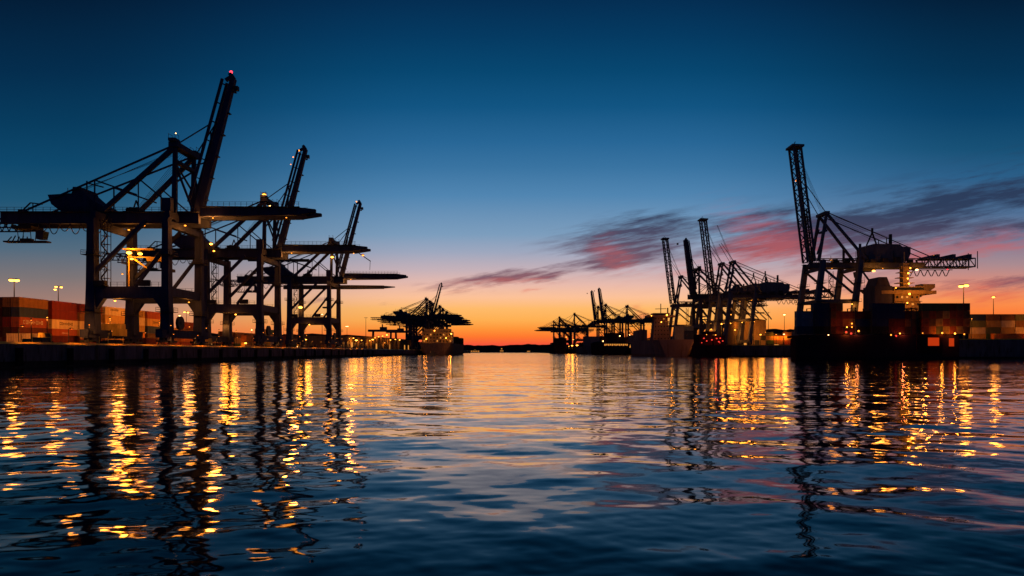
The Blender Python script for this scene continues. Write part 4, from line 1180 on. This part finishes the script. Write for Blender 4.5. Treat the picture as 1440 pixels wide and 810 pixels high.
# pier yard beyond the ship
GY = 'containers in the pier yard beyond the laden ship'
yard = [(1366, ['ochre', 'ochre', 'olive', 'navy blue']), (1378, ['green', 'olive', 'olive', 'navy blue']), (1390, ['olive', 'ochre', 'cream', 'brown']), (1402, ['rust red', 'ochre', 'olive', 'orange'])]
for i in range(5):
    x = (1367 - CX) * 300 / F + i * 6.4
    cols = [['ochre', 'cream', 'olive', 'navy blue'], ['green', 'olive', 'ochre', 'brown'], ['olive', 'ochre', 'cream', 'brown'], ['rust red', 'cream', 'brown', 'olive'], ['maroon', 'brown', 'rust red', 'rust red']][i]
    for k, colr in enumerate(cols):
        container(x + 3.1, 301.2 + .3 * (k % 2), QR1 + k * 2.88, '20', H_, colr, f'{colr} container, {tier_word(k, 4)} of the {ORD[i]} pier yard stack past the laden ship', GY, True)
container((1399 - CX) * 296 / F + 6.1, 297.4, QR1, '40', H_, 'orange', 'orange container alone on the pier before the yard stacks', GY)
k = 0
for row, D, colset in ((0, 470, (['ochre', 'brown'], ['green', 'ochre', 'olive'], ['brown', 'orange'], ['rust red', 'ochre', 'brown'], ['ochre', 'rust red', 'olive'], ['olive', 'brown', 'ochre'])),):
    for i, cols in enumerate(colset):
        x = (1062 - CX) * D / F + i * 6.6
        for j, colr in enumerate(cols):
            container(x + 3, D + 1.2, QR1, '20', H_, colr, f'{colr} container, {tier_word(j, len(cols))} of the {ORD[i]} low stack seen between crane and tall mast', 'low stacks behind the middle pier', False).location.z = QR1 + j * 2.88

# the pale hulled ship at the middle pier
PS = thing('cargo_ship', 'pale hulled cargo ship with tall white bridge moored at the middle pier', 'ship', (105.4, 438, 0), 0, 'moored ships')
hull_mesh(128, 26, 10.8, sheer=2.0).build('hull', M['greyhull'], PS)
d2 = bpy.data.objects.new('superstructure', None); COL.objects.link(d2); d2.parent = PS
d2.matrix_local = (Matrix.Translation(PS.location) @ Matrix.Rotation(PS.rotation_euler.z, 4, 'Z')).inverted()
zt2 = deckhouse(d2, 100.5, 112.5, 486, 497, 10.8, 6, M['greyhull'], 4.2, ((5, 3),))
MB().bar((107, 491, zt2), (107, 491, zt2 + 7), .5).bar((103, 491, zt2 + 3.2), (111, 491, zt2 + 3.4), .4).bar((112, 491, zt2), (112, 491, zt2 + 4), .8).build('mast', M['steel'], d2)
for p_, s_ in (((110, 484.6, 29), .6), ((106, 484.6, 24), .4), ((99, 484.6, 28.5), .35)):
    MB().ball(p_, s_, s_, s_, 8, 6).build('deck_lamp', M['lamp'], d2)
point((112.5, 481, 25), 600, parent=d2); point((100, 478, 16), 200, parent=d2)
part_world(MB().box(94, 99, 500, 530, 10.85, 19).box(94, 99, 532, 552, 10.85, 16), 'cargo_hatch', M['greyhull'], PS)
GP = 'containers on the pale hulled ship'
for i, (x, y, z, colr, rt) in enumerate(((108.6, 444, 10.9, 'grey', H_), (108.6, 444, 13.8, 'grey', H_), (108.6, 444, 16.7, 'grey', H_), (114.8, 444.2, 10.9, 'navy blue', H_), (114.8, 444.2, 13.8, 'navy blue', H_), (114.8, 444.2, 16.7, 'grey blue', H_))):
    container(x, y, z, '20', rt, colr, f'{colr} container, {tier_word(i % 3, 3)} of the {"grey" if i < 3 else "blue"} stack at the pale ship stern', GP, False)

# dark working barge with red-lit deck load between the ship and the pier
BG = thing('work_barge', 'low black barge with red lit deck gear before the middle pier', 'barge', (114, 383, 0), 0, 'moored ships')
MB().hexa([(-8.6, 0, -1), (8.6, 0, -1), (8.6, 15.5, -1), (-8.6, 15.5, -1)], [(-9, -1, 6.6), (9, -1, 6.6), (9, 15.8, 6.6), (-9, 15.8, 6.6)]).build('hull', M['hull'], BG)
MB().box(-8.4, -1, 2, 14, 6.65, 12.8).box(0, 6.4, 3, 13, 6.65, 12.2).box(-4, 2, 4, 12, 12.8, 14.6).build('deck_gear', M['maroon'], BG)
for x, z, mt, s_ in ((-6, 10.5, 'lamp_red_dim', .5), (-4.4, 9, 'lamp_red_dim', .45), (-1.5, 9.6, 'lamp_red_dim', .5), (1.2, 10.4, 'lamp_red_dim', .5), (3.2, 10.6, 'lamp_red_dim', .45), (4.6, 9.0, 'lamp_red_dim', .45), (2.4, 8.6, 'lamp_red_dim', .5), (-7.2, 8, 'lamp_red_dim', .35), (-4.5, 12.6, 'lamp_dim', .25), (.6, 12.4, 'lamp_dim', .35), (3, 8, 'lamp_red_dim', .3)):
    MB().ball((x, 1.2, z), s_, .3, s_ * .7, 8, 6).build('deck_lamp', M[mt], BG)
point((0, -1.5, 10), 420, (1, .12, .05), .4, BG)

# dark ship with its row of lit ports
DS = thing('cargo_ship', 'dark ship with a glowing row of lit ports across its stern', 'ship', (99, 650, 0), 0, 'moored ships')
hull_mesh(110, 30, 11.5).build('hull', M['hull'], DS)
MB().box(-13, 13, 4, 20, 11.55, 17).box(-9, 9, 6, 18, 17, 21).build('deck_block', M['hull'], DS)
for i in range(13):
    MB().box(-11 + i * 1.75, -9.9 + i * 1.75, -.5 + .42, -.5 + .46, 8.6 + .35 * (i % 2), 10.4).build('port_light', M['lit'], DS)
for i in range(4):
    MB().box(-11, -10 , -.2, -.1, 3, 4).build('port_light', M['glass'], DS) if i == 0 else None
for x, z in ((-12, 13), (12.5, 13), (4, 18)):
    MB().ball((x, 2, z), .5, .5, .5, 8, 6).build('deck_lamp', M['lamp_w'], DS)
GX = thing('cargo_ship', 'low grey hull moored beyond the dark ship with lit ports', 'ship', (96, 800, 0), 0, 'moored ships')
hull_mesh(120, 26, 9).build('hull', M['greyhull'], GX)
MB().box(-10, 10, 30, 70, 9.05, 14).build('hatch_cover', M['maroon'], GX); MB().box(-11, 11, 6, 18, 9.05, 21).build('deck_block', M['greyhull'], GX)
FX = thing('cargo_ship', 'farthest low hull at the mouth of the far basin', 'ship', (78, 1090, 0), 0, 'moored ships')
hull_mesh(140, 26, 10).build('hull', M['hull'], FX); MB().box(-10, 10, 14, 26, 10.05, 25).build('deck_block', M['hull'], FX); MB().box(-11, 11, 34, 110, 10.05, 18).build('cargo_hatch', M['hull'], FX)

# ship and boat at the far end of the near quay
LS = thing('container_ship', 'golden lit ship moored under the far crane cluster', 'ship', (-72, 640, 0), 0, 'moored ships')
hull_mesh(210, 33, 11).build('hull', M['goldhull'], LS)
d3 = MB().box(-14, 15, 14, 26, 11.05, 22).box(-12, 13, 15, 25, 22.0, 24.8).build('deck_block', M['cream'], LS)
for i in range(9):
    for k in range(3):
        MB().box(-12.6 + i * 3.1, -11.4 + i * 3.1, 13.9, 13.99, 12.6 + k * 3, 14.0 + k * 3).build('window', M['lit'] if (i * 5 + k * 3) % 4 == 0 else M['glass'], d3)
for i in range(4):
    MB().box(-15, 15, 34 + i * 34, 62 + i * 34, 11.05, 16 + (i % 2) * 2.6).build('cargo_hatch', M['maroon'], LS)
for x, z, mt in ((14, 20, 'lamp_hot'), (9, 16, 'lamp'), (-2, 23, 'lamp'), (-10, 15, 'lamp')):
    MB().ball((x, 12, z), .6, .6, .6, 8, 6).build('deck_lamp', M[mt], LS)
point((12, 5, 17), 1100, parent=LS); point((-9, 5, 15), 600, parent=LS); point((15, -8, 6), 800, parent=LS)
PB = thing('pilot_boat', 'small white pilot boat on the water before the golden ship', 'boat', (-73.5, 590, 0), -1.2)
hull_mesh(11, 3.6, 1.5, sheer=.6).build('hull', M['cream'], PB)
MB().box(-1.2, 1.2, 3.0, 6.6, 1.55, 3.6).build('wheelhouse', M['cream'], PB)
point((2, -3, 5), 260, parent=PB)

# terminal tractor on the apron
TT = thing('terminal_tractor', 'small terminal tractor parked between the cream and rust red containers', 'tractor', (-108.6, 157.5, QL), -.3)
MB().box(-2.6, 2.6, -1.1, 1.1, .55, .95).build('chassis', M['steel'], TT)
cb = MB().prism([(.4, .98), (2.5, .98), (2.5, 1.9), (2.1, 2.9), (.4, 2.9)], -1.1, .5).build('cab', M['yellow'], TT)
MB().prism([(2.505, 1.95), (2.115, 2.85), (2.14, 2.86), (2.53, 1.96)], -.95, .35).build('window', M['glass'], cb)
for x in (-1.8, 1.7):
    for y in (-1.15, 1.15):
        MB().tube([(x, y - .15, .48), (x, y + .15, .48)], .48, 12).build('wheel', M['rubber'], TT)
MB().ball((2.6, -.8, .9), .12, .16, .12).build('headlight', M['lamp_w'], TT)

def tractor_copy(x, y, rz, label, colr):
    c = copy_tree(TT); c.location = (x, y, QL); c.rotation_euler = (0, 0, rz); tag(c, label, 'tractor', 'terminal tractors on the apron')
TT['group'] = 'terminal tractors on the apron'
for x, y, rz, lb in ((-99.5, 221, 1.4, 'terminal tractor between the two nearest navy cranes'), (-104, 290, 1.7, 'terminal tractor behind the second navy crane by the quay edge'), (-100, 321, -1.3, 'terminal tractor halfway to the third navy crane'), (-101, 392, 1.6, 'terminal tractor past the third navy crane by the sheds')):
    tractor_copy(x, y, rz, lb, 0)
def lashing_bin(x, y, rz, label):
    t = thing('lashing_bin', label, 'bin', (x, y, QL), rz, 'lashing bins on the apron')
    m = MB().box(-2.9, 2.9, -1.15, 1.15, .15, .3)
    for sx in (-2.85, 2.85):
        for sy in (-1.1, 1.1):
            m.bar((sx, sy, 0), (sx, sy, 2.2), .12)
    m.build('frame', M['yellow'], t)
    MB().box(-2.75, -.1, -1.0, 1.0, .31, 1.2).box(.1, 2.75, -1.0, 1.0, .31, 1.5).build('basket', M['steel'], t)
for x, y, rz, lb in ((-97.5, 140, 1.57, 'yellow lashing bin by the quay edge nearest the channel mouth'), (-98, 167, 1.5, 'yellow lashing bin between cream container and nearest crane'), (-103.5, 238, 1.6, 'yellow lashing bin just before the second navy crane'), (-98, 336, 1.57, 'yellow lashing bin just before the third navy crane'), (-98.5, 425, 1.57, 'yellow lashing bin in front of the low sheds')):
    lashing_bin(x, y, rz, lb)

def edge_fill_light(y):  # invented downlights, added so the kerb shows as a lit line
    t = thing('edge_fill_light', 'short added post with a downlight to brighten the quay edge', 'lamp post', (-91.9, y, QL), 0, 'added downlight posts along the quay edge')
    MB().tube([(0, 0, 0), (0, 0, 3.2), (.25, 0, 3.45), (.55, 0, 3.5)], .07, 6).build('pole', M['steel'], t)
    h = MB().prism([(.4, 3.32), (1.0, 3.32), (.9, 3.5), (.5, 3.5)], -.16, .16).build('lamp_head', M['steel'], t)
    MB().ball((.7, 0, 3.3), .12, .12, .06, 8, 5).build('lens', M['lamp_dim'], h)
    point((.7, 0, 3.15), 1200, r=.12, parent=t, spot=118)
for i in range(22):
    edge_fill_light(113.0 + i * 14.2)
for x in range(205, 300, 15):  # more added downlights, there only to brighten the pier edge
    t = thing('edge_fill_light', 'short added post with a downlight to brighten the pier edge past the ship', 'lamp post', (x, 289.6, QR1), -math.pi / 2, 'added downlight posts along the pier edge')
    MB().tube([(0, 0, 0), (0, 0, 3.2), (.25, 0, 3.45), (.55, 0, 3.5)], .07, 6).build('pole', M['steel'], t)
    MB().prism([(.4, 3.32), (1.0, 3.32), (.9, 3.5), (.5, 3.5)], -.16, .16).build('lamp_head', M['steel'], t)
    point((.7, 0, 3.15), 900, r=.12, parent=t, spot=118)

# houses with lights on the far shore
for i, (px, py, w, h, lt, lb) in enumerate(((668, 490, 30, 9, 5, 'long far shore house with a pale lit front'), (705.5, 491, 12, 12, 9, 'far shore house with the brightest yellow light'), (653, 493.5, 16, 6, 3, 'low far shore house at the waterline by the ship'), (744, 491, 14, 8, 3, 'far shore house with one pale light near the tiny cranes'), (753, 490.5, 14, 8, 2, 'far shore house closest to the tiny cranes'))):
    p = at(px, 495, 2255)
    t = thing('shore_house', lb, 'house', (p.x, 2255, 0), 0, 'houses on the far shore')
    MB().box(-w / 2, w / 2, 0, 10, 0, h).build('wall', M['shed'], t)
    MB().prism([(-w / 2 - .5, h + .01), (w / 2 + .5, h + .01), (0, h + 3)], -.5, 10.5).build('roof', M['roof'], t)
    for k in range(4):
        x = -w / 2 + w * (k + .5) / 4
        MB().box(x - w * .08, x + w * .08, -.1, -.01, h * .35, h * .35 + 2.6).build('window', M['lit'] if k < lt else M['glass'], t)
    if lt > 4:
        MB().ball((0, -1.5, h + .5), 2.0 if lt > 6 else .9, 1.0, 1.8 if lt > 6 else .8, 8, 6).build('porch_lamp', M['lit'], t)

# ------------------------------------------------------------------ sky
W = bpy.data.worlds.new('World')
S.world = W
W.use_nodes = True
T = W.node_tree
for n in list(T.nodes): T.nodes.remove(n)


class V:
    """a scalar socket with arithmetic"""
    def __init__(s, o): s.o = o
    @staticmethod
    def m(op, *a):
        n = T.nodes.new('ShaderNodeMath'); n.operation = op
        for i, x in enumerate(a):
            if isinstance(x, V): T.links.new(x.o, n.inputs[i])
            else: n.inputs[i].default_value = x
        return V(n.outputs[0])
    def __add__(s, b): return V.m('ADD', s, b)
    def __sub__(s, b): return V.m('SUBTRACT', s, b)
    def __rsub__(s, b): return V.m('SUBTRACT', b, s)
    def __mul__(s, b): return V.m('MULTIPLY', s, b)
    def __truediv__(s, b): return V.m('DIVIDE', s, b)
    __radd__ = __add__; __rmul__ = __mul__


def clamp01(v):
    n = T.nodes.new('ShaderNodeClamp'); T.links.new(v.o, n.inputs[0]); return V(n.outputs[0])


def smooth(v, a, b):
    n = T.nodes.new('ShaderNodeMapRange'); n.interpolation_type = 'SMOOTHSTEP'
    T.links.new(v.o, n.inputs[0]); n.inputs[1].default_value = a; n.inputs[2].default_value = b
    return V(n.outputs[0])


def mixc(f, a, b):
    n = T.nodes.new('ShaderNodeMix'); n.data_type = 'RGBA'
    if isinstance(f, V): T.links.new(f.o, n.inputs['Factor'])
    else: n.inputs['Factor'].default_value = f
    for k, x in (('A', a), ('B', b)):
        if isinstance(x, tuple): n.inputs[k].default_value = (*x, 1)
        else: T.links.new(x, n.inputs[k])
    return n.outputs['Result']


def noise(x, y, sc, det=5, rough=.55, seed=0.0):
    c = T.nodes.new('ShaderNodeCombineXYZ')
    T.links.new(x.o, c.inputs[0]); T.links.new(y.o, c.inputs[1]); c.inputs[2].default_value = seed
    n = T.nodes.new('ShaderNodeTexNoise'); n.inputs['Scale'].default_value = sc; n.inputs['Detail'].default_value = det; n.inputs['Roughness'].default_value = rough
    T.links.new(c.outputs[0], n.inputs['Vector'])
    return V(n.outputs['Fac'])


tc = T.nodes.new('ShaderNodeTexCoord')
sp = T.nodes.new('ShaderNodeSeparateXYZ')
T.links.new(tc.outputs['Generated'], sp.inputs[0])
dx, dy, dz = (V(sp.outputs[i]) for i in range(3))
den = V.m('MAXIMUM', dy, .3)
u = dx / den            # tangent of the bearing from the sunset
v = dz / den            # tangent of the height above the horizon


def ramp(stops):
    n = T.nodes.new('ShaderNodeValToRGB')
    el = n.color_ramp.elements
    st = sorted(((HY - py) / F / .62, c) for py, c in stops)
    el[0].position = max(0, st[0][0]); el[0].color = (*s2l(st[0][1]), 1)
    el[1].position = 1.0; el[1].color = (*s2l(st[-1][1]), 1)
    for p, c in st[1:-1]:
        e = el.new(p); e.color = (*s2l(c), 1)
    T.links.new((v / .62).o, n.inputs[0])
    return n.outputs[0]


mid = ramp([(494, (222, 72, 70)), (484, (246, 88, 58)), (474, (254, 118, 46)), (462, (254, 150, 58)), (450, (254, 175, 82)), (434, (254, 186, 106)), (418, (252, 193, 152)), (400, (232, 186, 172)), (380, (198, 177, 184)), (355, (158, 167, 190)), (330, (124, 157, 189)), (275, (80, 133, 177)), (235, (56, 115, 161)), (200, (38, 102, 150)), (150, (14, 84, 130)), (100, (3, 70, 112)), (50, (1, 57, 97)), (0, (1, 45, 82)), (-100, (0, 24, 52))])
lef = ramp([(494, (222, 100, 62)), (470, (226, 122, 80)), (440, (196, 132, 108)), (420, (158, 124, 114)), (390, (124, 116, 118)), (350, (82, 106, 126)), (320, (56, 96, 124)), (280, (28, 84, 116)), (230, (8, 71, 108)), (170, (2, 58, 93)), (100, (0, 44, 77)), (0, (0, 28, 55)), (-100, (0, 16, 36))])
rig = ramp([(494, (236, 90, 45)), (470, (250, 112, 48)), (440, (253, 126, 58)), (422, (250, 146, 80)), (402, (222, 140, 116)), (372, (170, 138, 144)), (340, (122, 124, 150)), (300, (80, 112, 150)), (250, (42, 94, 136)), (210, (20, 80, 118)), (160, (4, 64, 103)), (100, (0, 50, 84)), (0, (0, 30, 57)), (-100, (0, 16, 36))])
back = ramp([(494, (62, 72, 106)), (380, (52, 76, 116)), (200, (20, 60, 98)), (-100, (4, 34, 66))])
sky = mixc(smooth(u, -.10, -.66), mid, lef)
sky = mixc(smooth(u, .22, .70), sky, rig)
sky = mixc(smooth(dy, .45, -.15), sky, back)

# clouds: streaks lit pink from below by the set sun
X, Yp = u * F + CX, HY - v * F
n1 = noise(u + v * .35, v * 3.6, 3.2, 6, .6, 1.3)
n2 = noise(u + v * .35, v * 4.0, 6.5, 6, .6, 7.7)
st = noise(u * .9, (v - u * .17) * 8.0, 4.2, 8, .66, 3.1)
st2 = noise(u * 1.8, (v - u * .19) * 15.0, 6.5, 7, .66, 9.4)
Xw = X + (n1 - .5) * 150
Yw = Yp + (n2 - .5) * 46


def blob(cx, cy, sx, sy, ang, amp):
    ca, sa = math.cos(R(ang)), math.sin(R(ang))
    ax, ay = Xw - cx, Yw - cy
    p = (ax * ca - ay * sa) / sx
    q = (ax * sa + ay * ca) / sy
    e = V.m('EXPONENT', (p * p + q * q) * -1.0)
    return e * amp


def total(lst):
    r = None
    for b in lst:
        g = blob(*b)
        r = g if r is None else r + g
    return r


dark = total([(1350, 285, 200, 34, 16, 1.0), (1370, 322, 150, 13, 7, .9), (1120, 322, 80, 26, 8, .95), (890, 335, 85, 26, 8, .95), (1250, 318, 180, 40, 12, .55), (868, 366, 48, 16, 0, .95), (960, 322, 120, 22, 6, .45),
              (1400, 398, 80, 9, 6, .8), (1230, 403, 90, 9, 4, .6), (690, 393, 58, 11, 8, 1.15), (770, 383, 40, 7, 12, .95), (1060, 352, 90, 10, 8, .6), (590, 428, 36, 4, 3, .55), (620, 402, 30, 8, 0, .25), (455, 428, 30, 3, 2, .3), (560, 425, 40, 4, 4, .25), (1160, 395, 60, 7, 8, .45)])
pink = total([(1380, 347, 130, 15, 9, .95), (1240, 362, 90, 12, 9, .55), (872, 358, 40, 18, -20, .62), (1080, 345, 70, 26, 12, .75), (1060, 320, 60, 26, -25, .45), (1380, 412, 70, 16, 6, .5), (920, 378, 120, 12, 6, .3), (892, 438, 16, 6, 20, .9), (740, 394, 40, 6, 12, .5), (1340, 420, 110, 12, 0, .3), (675, 398, 50, 8, 8, .4), (752, 411, 18, 3, 14, .5), (1010, 380, 110, 10, 8, .35)])
tex = clamp01((st - .34) * 3.2)
tex2 = clamp01((st2 - .25) * 2.0)
front = smooth(dy, .05, .3)
fp = clamp01(clamp01(pink * 1.0 + (st2 - .5) * 2.6 - (st - .5) * 1.6 - .05) * clamp01(pink * 2.0)) * front
fd = clamp01(clamp01(dark * .80 + (st - .5) * 3.4 + (st2 - .5) * 2.6 - .08) * clamp01(dark * 2.0)) * front
heat = smooth(v, .06, .22)
pcol = mixc(heat, s2l((228, 100, 76)), s2l((176, 92, 108)))
dcol = mixc(heat, s2l((128, 84, 100)), s2l((40, 54, 84)))
sky = mixc(fd * .92, sky, dcol)
sky = mixc(fp * .62, sky, pcol)

# faint physical twilight added on top (sun just under the horizon)
nis = T.nodes.new('ShaderNodeTexSky'); nis.sky_type = 'NISHITA'; nis.sun_disc = False
nis.sun_elevation = R(-3.0); nis.sun_rotation = R(0)
bg1 = T.nodes.new('ShaderNodeBackground'); T.links.new(sky, bg1.inputs[0]); bg1.inputs[1].default_value = 1.0
bg2 = T.nodes.new('ShaderNodeBackground'); T.links.new(nis.outputs[0], bg2.inputs[0]); bg2.inputs[1].default_value = .012
ad = T.nodes.new('ShaderNodeAddShader'); T.links.new(bg1.outputs[0], ad.inputs[0]); T.links.new(bg2.outputs[0], ad.inputs[1])
out = T.nodes.new('ShaderNodeOutputWorld'); T.links.new(ad.outputs[0], out.inputs[0])

# the last of the sun, all but gone behind the far shore
sl = bpy.data.lights.new('sun', 'SUN'); sl.energy = .03; sl.angle = R(20); sl.color = (1, .55, .25)
so = bpy.data.objects.new('sun', sl); COL.objects.link(so)
so.rotation_euler = Vector((0.02, -1, -.05)).to_track_quat('-Z', 'Y').to_euler()

# ------------------------------------------------------------------ camera and output
cam = bpy.data.cameras.new('camera')
cam.lens = 24; cam.sensor_width = 36; cam.shift_y = (HY - 405) / 1440
cam.clip_start = .1; cam.clip_end = 12000
co = bpy.data.objects.new('camera', cam); COL.objects.link(co)
co.location = (0, 0, CAMZ); co.rotation_euler = (R(90), 0, 0)
S.camera = co

S.view_settings.view_transform = 'Standard'; S.view_settings.look = 'None'
S.view_settings.exposure = 0; S.view_settings.gamma = 1; S.view_settings.use_curve_mapping = False
S.render.engine = 'CYCLES'
cy = S.cycles
cy.max_bounces = 5; cy.diffuse_bounces = 2; cy.glossy_bounces = 3; cy.transmission_bounces = 2
cy.caustics_reflective = False; cy.caustics_refractive = False
cy.sample_clamp_indirect = 6; cy.sample_clamp_direct = 0
cy.use_light_tree = True
cy.use_denoising = True
